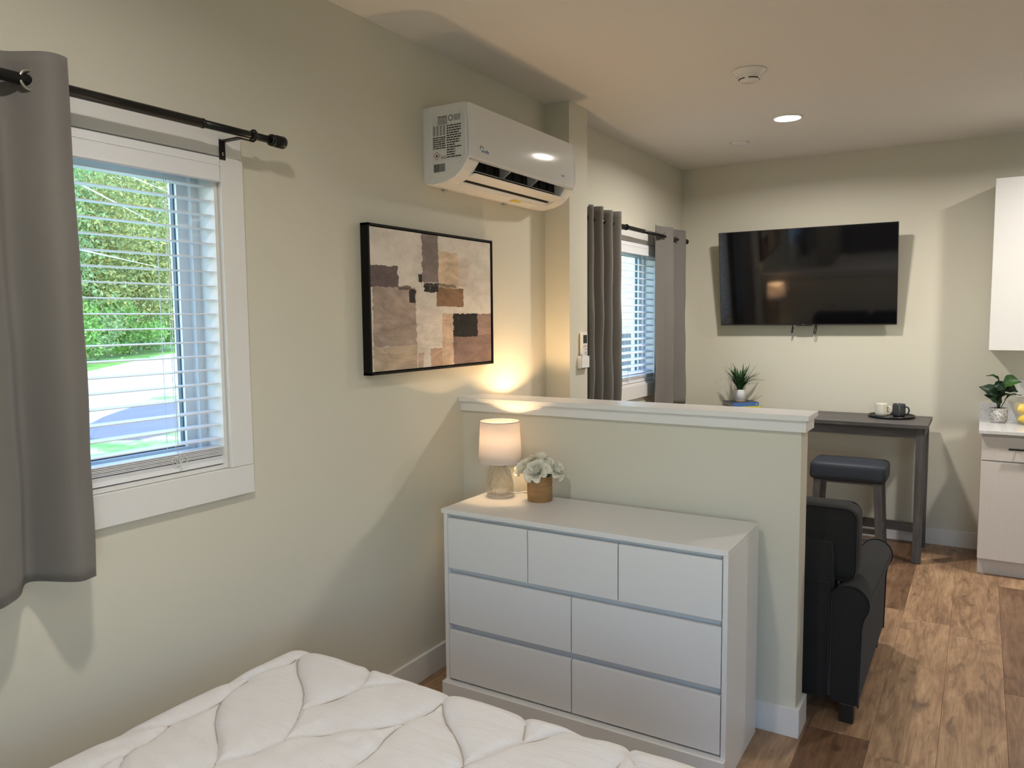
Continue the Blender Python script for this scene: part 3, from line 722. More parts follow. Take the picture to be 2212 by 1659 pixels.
    def lx(u): return -2.052+u*0.157      # u 0..1 along the label, towards the room
    def lz(v): return 2.300+v*0.182
    lab = add('printed_label', [(lx(0), yl, lz(0)), (lx(1.0), yl, lz(0)), (lx(1.0), yl, lz(1)), (lx(0), yl, lz(1))], [[0, 1, 2, 3]], 'paper', t)
    VV, FF = [], []
    def bar(u0, u1, v0, v1):
        k = len(VV); VV.extend([(lx(u0), yl-0.0004, lz(v0)), (lx(u1), yl-0.0004, lz(v0)), (lx(u1), yl-0.0004, lz(v1)), (lx(u0), yl-0.0004, lz(v1))]); FF.append([k, k+1, k+2, k+3])
    def dashes(u0, u1, v, h):
        u = u0
        while u < u1:
            w = min(random.uniform(0.03, 0.12), u1-u); bar(u, u+w, v, v+h); u += w+0.014
    r0 = random.getstate(); random.seed(3)
    for i in range(14): dashes(0.49, 0.97-random.choice([0, 0, 0.06, 0.2]), 0.03+i*0.055, 0.030)
    for i in range(6): dashes(0.03, 0.45, 0.26+i*0.048, 0.028)
    for cix in range(4):
        for i in range(11): bar(0.04+cix*0.11, 0.11+cix*0.11, 0.565+i*0.021, 0.565+i*0.021+0.011)
    for i in range(8): dashes(0.20, 0.52, 0.81+i*0.021, 0.011)
    dashes(0.20, 0.50, 0.975, 0.02)
    for i in range(7): dashes(0.74, 0.96, 0.86+i*0.02, 0.010)
    random.setstate(r0)
    add('fine_print', VV, FF, 'ink', lab, kind='stuff')
    cx, cz = lx(0.15), lz(0.105)
    dm = lambda r, dy: [(cx-r, yl-dy, cz), (cx, yl-dy, cz-r), (cx+r, yl-dy, cz), (cx, yl-dy, cz+r)]
    add('warning_diamond', dm(0.0175, 0.0005), [[0, 1, 2, 3]], 'ink_red', lab); add('diamond_field', dm(0.0145, 0.0008), [[0, 1, 2, 3]], 'paper', lab)
    fl = [(-0.4, -0.6), (0.4, -0.6), (0.6, -0.1), (0.35, 0.35), (0.2, 0.05), (0.05, 0.8), (-0.3, 0.35), (-0.55, -0.1)]
    add('flame_mark', [(cx+a*0.009, yl-0.0011, cz+b*0.009) for a, b in fl], [list(range(8))], 'ink', lab)
    writing('label_lettering', 'A2L', 0.018, (lx(0.29), yl-0.0005, lz(0.02)), (1, 0, 0), (0, 0, 1), 'ink', lab)
    r_ = 0.011; add('certification_mark', *torusd((lx(0.63), yl-0.0003, lz(0.93)), r_, 0.0016, (0, 1, 0), 20, 4), 'ink', lab)
    VV, FF = [], []; x = -2.046; random.seed(5)
    while x < -1.985:
        w = random.choice([0.0008, 0.0014, 0.0022]); k = len(VV)
        VV.extend([(x, yl-0.0003, 2.250), (x+w, yl-0.0003, 2.250), (x+w, yl-0.0003, 2.284), (x, yl-0.0003, 2.284)]); FF.append([k, k+1, k+2, k+3]); x += w+random.choice([0.0008, 0.0013])
    add('barcode', VV, FF, 'ink', t)
    random.seed(11)
    # maker's lettering on the front panel
    lg = writing('maker_lettering', 'senville', 0.020, (-1.8535, 2.802, 2.330), (0, 1, 0), (0, 0, 1), 'ink_blue', pn)
    arc = [(-1.8530, 2.800+0.014*math.cos(a)+0.006, 2.338+0.015*math.sin(a)) for a in np.linspace(0.5, 3.0, 12)]
    tube('swoosh_mark', arc, 0.0013, 'ink_blue', pn, 5); tube('swoosh_mark', [(p[0], p[1]-0.002, p[2]+0.006) for p in arc[5:]], 0.001, 'ink_orange', pn, 5)
    writing('model_lettering', 'AURA', 0.014, (-1.8540, 3.535, 2.338), (0, 1, 0), (0, 0, 1), 'ink_blue', pn)
    tube('cover_seam', [(-1.905, yl+0.002, 2.50), (-1.885, yl+0.002, 2.47), (-1.885, yl+0.002, 2.31), (-1.915, yl+0.002, 2.275)], 0.0007, 'grey_plastic', t, 5)
aircon()

# ------------------------------------------------------------------ picture
t = thing('framed_painting', (XL, 2.756, 1.3977), 'abstract painting in brown, beige and black blocks in a black box frame', 'painting')
ya, yb, za, zb, xf_ = 2.3068, 3.2055, 1.3977, 1.9996, -2.0636
for lo, hi in (((XL, ya, za), (xf_, ya+0.009, zb)), ((XL, yb-0.009, za), (xf_, yb, zb)), ((XL, ya, za), (xf_, yb, za+0.009)), ((XL, ya, zb-0.009), (xf_, yb, zb))):
    box('frame_rail', lo, hi, 'frame_black', t)
cv = box('canvas', (XL+0.004, ya+0.013, za+0.013), (xf_-0.005, yb-0.013, zb-0.013), 'abstract_painting', t)
box('backing_board', (XL+0.001, ya+0.004, za+0.004), (XL+0.006, yb-0.004, zb-0.004), 'frame_black', t)

# ------------------------------------------------------------------ dresser
def dresser():
    x0, x1, y0, y1, zt = -1.8983, -0.6994, 2.531, 2.9425, 0.8333
    t = thing('dresser', ((x0+x1)/2, (y0+y1)/2, 0), 'white seven drawer handleless dresser standing against the half wall', 'dresser')
    box('top', (x0, y0-0.002, zt-0.019), (x1, y1, zt), 'white_laminate', t, 0.001)
    box('side_panel', (x0+0.012, y0, 0), (x0+0.030, y1, zt-0.019), 'white_laminate', t, 0.0008)
    box('side_panel', (x1-0.018, y0, 0), (x1, y1, zt-0.019), 'white_laminate', t, 0.0008)
    a, b = x0+0.030, x1-0.018
    box('back_panel', (a, y1-0.008, 0.02), (b, y1-0.002, zt-0.019), 'white_laminate', t)
    box('inner_panel', (a, y0+0.026, 0.02), (b, y0+0.034, zt-0.019), 'laminate_recess', t)
    box('plinth', (x0+0.004, y0-0.022, 0), (b+0.018, y0+0.02, 0.099), 'white_laminate', t, 0.004)
    rows = [(0.586, 0.797, [a, -1.4835, -1.1015, b]), (0.346, 0.5615, [a, -1.2935, b]), (0.108, 0.318, [a, -1.2935, b])]
    for z0, z1, xs in rows:
        for p, q in zip(xs, xs[1:]):
            d = box('drawer', (p+0.002, y0+0.0005, z0), (q-0.002 if q != b else q-0.0035, y0+0.0175, z1), 'white_laminate', t, 0.0012)
            box('drawer_box', (p+0.02, y0+0.0175, z0+0.02), (q-0.02, y1-0.03, z1-0.05), 'laminate_recess', d)
dresser()
ZD = 0.8333
# table lamp
def table_lamp():
    c = (-1.800, 2.840, ZD)
    t = thing('table_lamp', c, 'lit table lamp with white drum shade and cut glass base on the dresser', 'lamp')
    prof = [(0.0, 0.062), (0.006, 0.0635), (0.02, 0.0635), (0.05, 0.0615), (0.08, 0.056), (0.105, 0.0485), (0.125, 0.039), (0.138, 0.030), (0.143, 0.0275), (0.146, 0.0285), (0.150, 0.0275)]
    zz = np.array([p[0] for p in prof]); rr = np.array([p[1] for p in prof]); n, m = 220, 90; V, F = [], []
    for j in range(m+1):
        z = 0.15*j/m; r = np.interp(z, zz, rr)
        for k in range(n):
            a = 2*PI*k/n
            lat = 0
            if 0.012 < z < 0.132:
                q = 11; p1 = (a*q/(2*PI)+z/0.052) % 1; p2 = (a*q/(2*PI)-z/0.052) % 1
                e = min(min(p1, 1-p1), min(p2, 1-p2)); lat = 0.0016*math.exp(-(e/0.085)**2)*min(1, (z-0.012)/0.01, (0.132-z)/0.02)
            V.append((c[0]+(r-0.0036+lat)*math.cos(a), c[1]+(r-0.0036+lat)*math.sin(a), c[2]+z+0.0005))
    for j in range(m):
        for k in range(n): F.append([j*n+k, j*n+(k+1) % n, (j+1)*n+(k+1) % n, (j+1)*n+k])
    b0 = len(V)
    inner = [(0.143, 0.020), (0.13, 0.030), (0.105, 0.043), (0.08, 0.0505), (0.05, 0.0555), (0.014, 0.057)]
    for z, r in inner:
        for k in range(n): a = 2*PI*k/n; V.append((c[0]+r*math.cos(a), c[1]+r*math.sin(a), c[2]+z))
    for k in range(n): F.append([m*n+k, m*n+(k+1) % n, b0+(k+1) % n, b0+k])
    for j in range(len(inner)-1):
        for k in range(n): F.append([b0+j*n+k, b0+j*n+(k+1) % n, b0+(j+1)*n+(k+1) % n, b0+(j+1)*n+k])
    F.append([b0+(len(inner)-1)*n+k for k in range(n)]); F.append(list(range(n))[::-1])
    gb = add('glass_base', V, F, 'cut_glass', t, True)
    rid = []
    for sg in (1, -1):
        for q in range(11):
            pts = []
            for i in range(41):
                z = 0.010+0.122*i/40; r = np.interp(z, zz, rr)-0.0026
                a = 2*PI/11*(q+sg*(z-0.010)/0.052+sg*0.10*math.sin(2*PI*(z-0.010)/0.026)*0.5); pts.append((c[0]+r*math.cos(a), c[1]+r*math.sin(a), c[2]+z))
            rid.append(tubed(pts, 0.0013, 5))
    add('cut_ridge', *join(*rid), 'ridge_glass', gb, True)
    add('foot_ring', *torusd((c[0], c[1], c[2]+0.004), 0.0585, 0.0030, (0, 0, 1), 64, 6), 'ridge_glass', gb, True)
    lathe('socket_cap', [(0.021, 0.150), (0.021, 0.153), (0.011, 0.156), (0.011, 0.172), (0.0135, 0.174), (0.0135, 0.21), (0.01, 0.213)], c, 'nickel', t, 20)
    lathe('bulb', [(0.010, 0.213), (0.013, 0.222), (0.024, 0.245), (0.027, 0.262), (0.022, 0.282), (0.0005, 0.290)], c, 'bulb_glow', t, 20)
    z0, z1, r0, r1 = 0.1565, 0.336, 0.0965, 0.0870
    lathe('lamp_shade', [(r0, z0), (r1, z1), (r1-0.0012, z1), (r0-0.0012, z0), (r0, z0)], c, 'lamp_shade_cloth', t, 64, cap=False)
    add('shade_rim', *torusd((c[0], c[1], c[2]+z1), r1-0.0003, 0.0014, (0, 0, 1), 64, 6), 'silver_grey', t, True)
    add('shade_rim', *torusd((c[0], c[1], c[2]+z0), r0-0.0003, 0.0012, (0, 0, 1), 64, 6), 'paper', t, True)
    add('shade_fitter', *join(*[tubed([(c[0], c[1], c[2]+0.205), (c[0]+(r0-0.012)*math.cos(a), c[1]+(r0-0.012)*math.sin(a), c[2]+0.235), (c[0]+(r1+0.004)*math.cos(a), c[1]+(r1+0.004)*math.sin(a), c[2]+0.24)], 0.0014, 5) for a in (0.4, 2.5, 4.6)]), 'nickel', t, True)
    tube('power_cord', [(c[0]+0.05, c[1]+0.03, ZD+0.012), (c[0]+0.09, c[1]+0.07, ZD+0.016), (c[0]+0.13, c[1]+0.085, ZD+0.010), (c[0]+0.16, c[1]+0.10, ZD+0.004), (c[0]+0.165, c[1]+0.107, ZD-0.02), (c[0]+0.165, c[1]+0.110, ZD-0.3)], 0.0030, 'cord', t, 8)
    l = bpy.data.lights.new('bulb_lamp', 'POINT'); l.energy = LAMP_W; l.color = (1.0, 0.64, 0.32); l.shadow_soft_size = 0.028
    lo = bpy.data.objects.new('bulb_lamp', l); COL.objects.link(lo); lo.parent = t; lo.location = (0, 0, 0.266)
table_lamp()

def floor_lamp():
    c = (-1.895, 3.372, 0)
    t = thing('floor_lamp', c, 'lit slim floor lamp with white shade behind the half wall beside the sofa', 'lamp')
    lathe('foot', [(0.0005, 0), (0.098, 0), (0.100, 0.006), (0.096, 0.014), (0.02, 0.020), (0.010, 0.03)], c, 'black_metal', t, 40, cap=False)
    tube('stem', [(c[0], c[1], 0.02), (c[0], c[1], 1.04)], 0.007, 'black_metal', t, 12)
    lathe('socket', [(0.016, 1.03), (0.016, 1.075), (0.011, 1.078)], c, 'black_metal', t, 16)
    lathe('bulb', [(0.010, 1.078), (0.014, 1.088), (0.024, 1.108), (0.026, 1.122), (0.020, 1.138), (0.0005, 1.145)], c, 'bulb_glow', t, 20)
    z0, z1, r0, r1 = 1.010, 1.190, 0.0965, 0.087
    lathe('lamp_shade', [(r0, z0), (r1, z1), (r1-0.0012, z1), (r0-0.0012, z0), (r0, z0)], c, 'lamp_shade_cloth', t, 48, cap=False)
    add('shade_fitter', *join(*[tubed([(c[0], c[1], 1.076), (c[0]+(r1+0.004)*math.cos(a), c[1]+(r1+0.004)*math.sin(a), 1.085)], 0.0014, 5) for a in (0.4, 2.5, 4.6)]), 'nickel', t, True)
    l = bpy.data.lights.new('floor_bulb_lamp', 'POINT'); l.energy = LAMP_W; l.color = (1.0, 0.64, 0.32); l.shadow_soft_size = 0.028
    lo = bpy.data.objects.new('floor_bulb_lamp', l); COL.objects.link(lo); lo.parent = t; lo.location = (0, 0, 1.135)
floor_lamp()

# flowers in the wooden pot
def flowers():
    c = Vector((-1.609, 2.856, ZD))
    t = thing('flower_pot', c, 'white peony flowers in a round wooden pot on the dresser beside the lamp', 'flowers')
    lathe('wooden_pot', [(0.052, 0.0), (0.0535, 0.003), (0.0535, 0.024), (0.0545, 0.025), (0.0545, 0.108), (0.0535, 0.110), (0.048, 0.110), (0.047, 0.10), (0.0005, 0.095)], c, 'vase_wood', t, 40, cap=False)
    def petal_mesh(L, Wd, cup, curl):
        V, F = [], []; nu, nv = 6, 5
        for i in range(nu+1):
            s = i/nu; w = Wd*math.sin(PI*(0.12+0.76*s))**0.8*(1-0.12*(s > 0.9))
            for j in range(nv+1):
                q = j/nv*2-1
                V.append((w*q/2, L*s, cup*(s**1.6)*L-curl*L*max(0, s-0.62)**2*6+0.30*w*q*q+0.003*math.sin(9*s+7*q)))
        for i in range(nu):
            for j in range(nv): a = i*(nv+1)+j; F.append([a, a+1, a+nv+2, a+nv+1])
        me = bpy.data.meshes.new('petal'); me.from_pydata(V, [], F); me.materials.append(MATS['petal']); me.polygons.foreach_set('use_smooth', [True]*len(F)); return me
    PM = [petal_mesh(0.034, 0.036, 0.8, 0.1), petal_mesh(0.046, 0.050, 0.55, 0.2), petal_mesh(0.060, 0.064, 0.25, 0.4)]
    rs = random.Random(4)
    for (dx, dy, dz, sc), tilt_dir in (((0.012, -0.040, 0.128, 1.0), (0.05, -0.75)), ((-0.060, -0.012, 0.125, 0.90), (-0.85, -0.15)), ((0.062, 0.010, 0.128, 0.86), (0.85, 0.0)), ((-0.010, 0.030, 0.150, 0.95), (-0.1, 0.45))):
        base = c+Vector((dx, dy, dz)); nrm = Vector((tilt_dir[0], tilt_dir[1], 0.75)).normalized()
        q = nrm.to_track_quat('Z', 'Y')
        f = add('flower', *lathed([(0.0005, -0.012), (0.011, -0.006), (0.012, 0.004), (0.0005, 0.012)], base, 10, False), 'petal', t, True)
        for ring, (num, el) in enumerate(((7, 1.05), (9, 0.62), (9, 0.18))):
            for k in range(num):
                o = bpy.data.objects.new('petal', PM[ring]); COL.objects.link(o); o.parent = f; ORG[o.name] = org(t)
                rot = q.to_matrix().to_4x4() @ Matrix.Rotation(2*PI*k/num+ring*0.4+rs.uniform(-0.15, 0.15), 4, 'Z') @ Matrix.Rotation(el+rs.uniform(-0.15, 0.15), 4, 'X')
                o.matrix_local = Matrix.Translation(base-c) @ rot @ Matrix.Diagonal((sc*rs.uniform(0.9, 1.1),)*3+(1,)) @ Matrix.Translation((0, 0.004, 0))
        tube('stem', [base-nrm*0.008, (base+c+Vector((0, 0, 0.1)))/2+Vector((0, 0, -0.01)), c+Vector((dx*0.3, dy*0.3, 0.096))], 0.003, 'leaf_grass', t, 6)
flowers()

# ------------------------------------------------------------------ bed and comforter
BX0, BX1, BY0, BY1, BZ = -1.845, -0.335, -0.55, 1.685, 0.596
t = thing('bed', ((BX0+BX1)/2, (BY0+BY1)/2, 0), 'low bed with thick mattress under the cream comforter', 'bed')
cushion('mattress', (BX0+0.075, BY0+0.03, 0.30), (BX1-0.075, BY1-0.075, 0.54), 'mattress_white', t, 0.05, (0, 0, 0.005), 8)
box('bed_base', (BX0+0.09, BY0+0.03, 0.12), (BX1-0.09, BY1-0.10, 0.30), 'headboard_grey', t, 0.01)
for xx in (BX0+0.14, BX1-0.20):
    for yy in (BY0+0.06, BY1-0.20): box('leg', (xx, yy, 0), (xx+0.06, yy+0.06, 0.12), 'black_plastic', t)
cushion('headboard', (BX0+0.06, YB+0.02, 0.25), (BX1-0.06, YB+0.13, 1.05), 'headboard_grey', t, 0.03, (0, 0.01, 0), 8)
SEAM = []
def seam(px, py, s, pts): SEAM.append([on('z', BZ, px+a/s, py+b/s).to_2d() for a, b in pts])
A, B_, C_ = (0, 1340, 2.765), (800, 1340, 2.458), (560, 1370, 3.687)
seam(*C_, [(430, 95), (330, 150), (250, 215), (150, 260), (0, 310), (-150, 345), (-330, 370), (-560, 420)])
seam(*A, [(1480, 345), (1400, 400), (1320, 470), (1240, 520), (1130, 565), (1040, 605), (900, 640), (760, 655), (600, 670), (420, 720)])
seam(*C_, [(330, 150), (300, 200), (305, 290), (340, 380), (355, 450), (345, 540), (300, 660), (230, 780), (175, 850)])
seam(*A, [(1320, 470), (1295, 520), (1283, 600), (1295, 680), (1305, 740), (1300, 800), (1280, 850), (1230, 900)])
seam(*A, [(1020, 610), (960, 660), (880, 720), (800, 750), (750, 790), (720, 840), (705, 882), (690, 960)])
seam(*A, [(750, 790), (640, 840), (560, 882), (400, 960)])
seam(*C_, [(895, 215), (890, 235), (870, 300), (840, 370), (790, 430)])
seam(*C_, [(1470, 380), (1400, 372), (1200, 372), (1000, 390), (850, 425), (790, 430), (700, 465), (560, 515), (450, 555), (360, 580)])
seam(*C_, [(1570, 390), (1550, 410), (1500, 450), (1450, 530), (1380, 590), (1300, 635), (1170, 690), (1060, 710), (860, 745), (740, 765), (560, 780), (400, 795), (250, 825), (150, 855), (0, 905)])
seam(*A, [(1520, 785), (1400, 820), (1260, 865), (1100, 930)])
seam(*C_, [(1170, 690), (1080, 740), (1000, 810), (940, 890), (860, 960), (760, 1030), (690, 1065), (560, 1150)])
seam(*C_, [(1460, 530), (1465, 600), (1490, 680), (1560, 790), (1605, 880), (1625, 960), (1625, 1065), (1600, 1200)])
seam(*C_, [(2110, 545), (2118, 600), (2120, 640), (2115, 740), (2095, 850)])
seam(*B_, [(1340, 575), (1280, 570), (1150, 575), (1000, 590), (900, 620), (808, 640), (700, 680), (600, 720), (500, 755), (420, 800)])
seam(*B_, [(1395, 590), (1390, 605), (1380, 660), (1350, 720), (1290, 784), (1200, 860), (1080, 920)])
seam(*B_, [(1375, 690), (1410, 760), (1450, 830), (1480, 920)])
seam(*B_, [(1990, 800), (1880, 830), (1700, 850), (1560, 880)])
base_n = len(SEAM)
for dx, dy in ((0.05, -0.72), (-0.28, -0.40), (0.42, -0.36), (0.10, -1.45), (0.75, -0.60), (0.6, -1.2)):
    for s in SEAM[:base_n]:
        s2 = [p+Vector((dx, dy)) for p in s]
        m_ = s2[len(s2)//2]; u_, v_ = proj((m_.x, m_.y, BZ))
        if v_ > 1720 and all(proj((p.x, p.y, BZ))[1] > 1665 for p in s2): SEAM.append(s2)
def comforter():
    NX, NY = 450, 420; R = 0.075; drop = 0.34
    def bend(s, lo, hi):
        # sheet coordinate -> (position, drop)
        out = np.clip(s, lo+R, hi-R); d = np.zeros_like(s)
        for sg, lim in ((-1, lo+R), (1, hi-R)):
            e = sg*(s-lim); m_ = e > 0; th = np.clip(e/R, 0, PI/2)
            out = np.where(m_, lim+sg*R*np.sin(th), out); d = np.where(m_, R*(1-np.cos(th))+np.maximum(0, e-R*PI/2), d)
        return out, d
    xs = np.concatenate([np.linspace(BX0-drop, BX0, 30)[:-1], np.linspace(BX0, BX1, NX-60), np.linspace(BX1, BX1+drop, 30)[1:]])
    ys = np.concatenate([np.linspace(BY0, 0.75, 70)[:-1], np.linspace(0.75, BY1, NY-130), np.linspace(BY1, BY1+drop, 40)[1:]])
    sx, sy = np.meshgrid(xs, ys)
    X, dX = bend(sx, BX0, BX1); Y, dY = bend(sy, -5, BY1)
    Z = BZ-dX-dY
    Z = np.maximum(Z, 0.22+0.02*np.sin(sx*14)+0.015*np.sin(sy*17))
    # nearest stitched seam
    D = np.full(sx.shape, 9.0)
    for s in SEAM:
        for a, b in zip(s, s[1:]):
            ax, ay, bx, by = a.x, a.y, b.x, b.y; L2 = (bx-ax)**2+(by-ay)**2+1e-9
            k = np.clip(((sx-ax)*(bx-ax)+(sy-ay)*(by-ay))/L2, 0, 1)
            D = np.minimum(D, np.hypot(sx-ax-k*(bx-ax), sy-ay-k*(by-ay)))
    puff = 0.009*(1-np.exp(-D/0.075))+0.013*(1-np.exp(-D/0.0065))-0.012
    rs = np.random.default_rng(3)
    wr = sum(0.0013*np.sin(sx*rs.uniform(8, 40)*rs.choice([-1, 1])+sy*rs.uniform(10, 60)+rs.uniform(0, 6)) for _ in range(9))
    h = puff+wr*np.exp(-((D-0.02)/0.03)**2)
    nx_ = np.where(dX > R*0.4, np.sign(sx-(BX0+BX1)/2), 0)*np.minimum(1, dX/R); ny_ = np.where(dY > R*0.4, 1, 0)*np.minimum(1, dY/R)
    Z = Z+h*np.clip(1-np.maximum(dX, dY)/R, 0, 1); X = X+h*nx_*0.8; Y = Y+h*ny_*0.8
    V = np.stack([X, Y, Z], -1).reshape(-1, 3); n = len(xs); F = []
    for j in range(len(ys)-1):
        for i in range(n-1): a = j*n+i; F.append((a, a+1, a+n+1, a+n))
    o = add('comforter', V, F, 'comforter_cotton', None, True)
    tag(o, 'cream quilted comforter with leaf shaped stitching spread over the bed', 'comforter')
    parts = []
    for s in SEAM:
        pts = []
        for a, b in zip(s, s[1:]):
            n_ = max(2, int((b-a).length/0.02))
            for k in range(n_): pts.append(a+(b-a)*(k/n_))
        run = []
        for p in pts+[None]:
            if p is not None and BX0+R < p.x < BX1-R and BY0 < p.y < BY1-R: run.append((p.x, p.y, BZ-0.0090))
            else:
                if len(run) > 2: parts.append(tubed(run, 0.0017, 5))
                run = []
    add('stitching', *join(*parts), 'thread_crease_shade', o, True, kind='stuff')  # tan thread lines that also stand in for shade in the creases
comforter()

# ------------------------------------------------------------------ remote control on the column
XP = -1.952
t = thing('remote_holder', (XP, 3.965, 1.333), 'white plastic remote holder screwed to the wall column', 'holder')
hx = XP+0.024
add('holder_shell', *join(boxd((XP, 3.912, 1.333), (XP+0.003, 4.018, 1.405)), boxd((hx-0.002, 3.912, 1.333), (hx, 4.018, 1.398)), boxd((XP, 3.912, 1.333), (hx, 3.915, 1.405)), boxd((XP, 4.015, 1.333), (hx, 4.018, 1.402)), boxd((XP, 3.912, 1.333), (hx, 4.018, 1.336))), 'white_plastic', t)
t = thing('remote_control', (XP+0.012, 3.965, 1.337), 'white air conditioner remote with dark display standing in the wall holder', 'remote')
rb = box('body', (XP+0.004, 3.933, 1.337), (XP+0.021, 4.000, 1.538), 'white_plastic', t, 0.004, 2)
box('display', (XP+0.0205, 3.942, 1.475), (XP+0.0215, 3.991, 1.522), 'black_plastic', t)
box('button', (XP+0.0205, 3.942, 1.452), (XP+0.0222, 3.958, 1.462), 'ink_orange', t, 0.001)
for zz in (1.455, 1.437, 1.419, 1.408):
    for yy in (3.962, 3.980):
        box('button', (XP+0.0205, yy, zz), (XP+0.0222, yy+0.012, zz+0.009), 'grey_plastic', t, 0.001)

# ------------------------------------------------------------------ television
def television():
    Wd, Ht, tilt, yaw = 1.24, 0.713, math.radians(8.4), math.radians(0.3)
    c = Vector((-1.1306, 5.974, 1.9042))
    ex = Vector((math.cos(yaw), math.sin(yaw), 0)); n0 = Vector((math.sin(yaw), -math.cos(yaw), 0))
    nn = n0*math.cos(tilt)+Vector((0, 0, -math.sin(tilt))); ez = ex.cross(-nn).normalized()
    if ez.z < 0: ez = -ez
    m = Matrix((ex, -nn, ez)).transposed().to_4x4(); m.translation = c      # local y points into the wall
    t = thing('television', (c.x, YF, 1.55), 'large flat black television tilted down on the back wall', 'television')
    h, w = Ht/2, Wd/2
    box('bezel', (-w, 0.0, -h), (w, 0.020, h), 'black_plastic', t, 0.002, m=m)
    box('screen', (-w+0.004, -0.0008, -h+0.010), (w-0.004, 0.003, h-0.004), 'tv_screen', t, m=m)
    box('rear_housing', (-w*0.72, 0.018, -h*0.85), (w*0.72, 0.055, h*0.35), 'black_plastic', t, 0.01, m=m)
    box('sensor_bar', (-0.055, -0.002, -h-0.006), (0.055, 0.016, -h+0.002), 'black_plastic', t, 0.001, m=m)
    writing('maker_lettering', 'TCL', 0.010, m @ Vector((-0.012, -0.0032, -h+0.001)), ex, ez, 'silver_grey', t)
    box('wall_bracket', (c.x-0.30, YF-0.035, 1.78), (c.x+0.30, YF, 1.98), 'black_metal', t)
    for xx in (-0.22, 0.22): box('mount_arm', (c.x+xx-0.02, 6.005, 1.68), (c.x+xx+0.02, YF-0.02, 2.05), 'black_metal', t)
    for xo in (-0.083, 0.080):
        p = m @ Vector((xo, 0.03, -h+0.01)); a = [p, p+Vector((-0.012, 0, -0.05)), p+Vector((-0.016, 0, -0.078)), p+Vector((-0.005, 0, -0.082)), p+Vector((0.002, 0, -0.05)), p+Vector((0.004, 0, 0))]
        if xo < 0: a = [p, p+Vector((-0.006, 0, -0.04)), p+Vector((-0.010, 0, -0.075)), p+Vector((-0.004, 0, -0.072)), p+Vector((0.001, 0, -0.03))]
        tube('pull_strap', a, 0.0036, 'black_plastic', t, 6)
television()

# ------------------------------------------------------------------ bar table, stool and what stands on the table
ZT = 0.915
def bar_table():
    x0, x1, y0, y1 = -1.80, -0.270, 5.525, 6.035
    t = thing('bar_table', ((x0+x1)/2, (y0+y1)/2, 0), 'long grey wooden counter height table along the back wall', 'table')
    npl = 4
    for i in range(npl):
        ya, yb = y0+(y1-y0)*i/npl, y0+(y1-y0)*(i+1)/npl
        box('top_board', (x0, ya+0.0004, ZT-0.027), (x1, yb-0.0004, ZT), 'grey_wood', t, 0.002)
    L = 0.052; i_ = 0.016
    for xa in (x0+i_, x1-i_-L):
        for ya in (y0+i_, y1-i_-L): box('leg', (xa, ya, 0), (xa+L, ya+L, ZT-0.027), 'grey_wood_upright', t, 0.003)
    zt, za = ZT-0.027, ZT-0.092
    box('apron', (x0+i_+L, y0+i_+0.006, za), (x1-i_-L, y0+i_+0.026, zt), 'grey_wood', t, 0.001)
    box('apron', (x0+i_+L, y1-i_-0.026, za), (x1-i_-L, y1-i_-0.006, zt), 'grey_wood', t, 0.001)
    for xa in (x0+i_+0.006, x1-i_-0.026): box('apron', (xa, y0+i_+L, za), (xa+0.02, y1-i_-L, zt), 'grey_wood', t, 0.001)
    box('stretcher', (x0+i_+L, y1-i_-0.040, 0.098), (x1-i_-L, y1-i_-0.018, 0.163), 'grey_wood', t, 0.001)
bar_table()
def stool(xc, yc, label):
    t = thing('counter_stool', (xc, yc, 0), label, 'stool', 'grey cushioned counter stools at the bar table')
    w, d, zt, zb = 0.232, 0.145, 0.655, 0.530
    sc = cushion('seat_cushion', (xc-w, yc-d, zb), (xc+w, yc+d, zt), 'stool_leather', t, 0.03, (0.004, 0.004, 0.010), 14)
    for xx in (-w+0.004, w-0.004):
        add('corner_seam', *tubed([(xc+xx*0.99, yc-d+0.006, zb+0.02), (xc+xx*0.985, yc-d+0.008, zt-0.03)], 0.0015, 5), 'black_plastic', sc, True)
    V0 = lambda x, y, z, s: [(x-s, y-s, z), (x+s, y-s, z), (x+s, y+s, z), (x-s, y+s, z)]
    for sx in (-1, 1):
        for sy in (-1, 1):
            v = V0(xc+sx*(w-0.022), yc+sy*(d-0.020), 0, 0.019)+V0(xc+sx*(w-0.050), yc+sy*(d-0.030), zb+0.004, 0.022)
            add('leg', v, [[0, 3, 2, 1], [4, 5, 6, 7], [0, 1, 5, 4], [1, 2, 6, 5], [2, 3, 7, 6], [3, 0, 4, 7]], 'grey_wood_upright', t)
    for sy in (-1, 1): box('stretcher', (xc-w+0.03, yc+sy*(d-0.023)-0.009, 0.135), (xc+w-0.03, yc+sy*(d-0.023)+0.009, 0.170), 'grey_wood', t, 0.001)
    for sx in (-1, 1): box('stretcher', (xc+sx*(w-0.028)-0.009, yc-d+0.03, 0.200), (xc+sx*(w-0.028)+0.009, yc+d-0.03, 0.235), 'grey_wood', t, 0.001)
    box('seat_rail', (xc-w+0.03, yc-d+0.02, zb-0.012), (xc+w-0.03, yc+d-0.02, zb+0.01), 'grey_wood', t)
stool(-0.723, 5.52, 'backless counter stool with slate grey cushion between the sofa and the bar table leg')

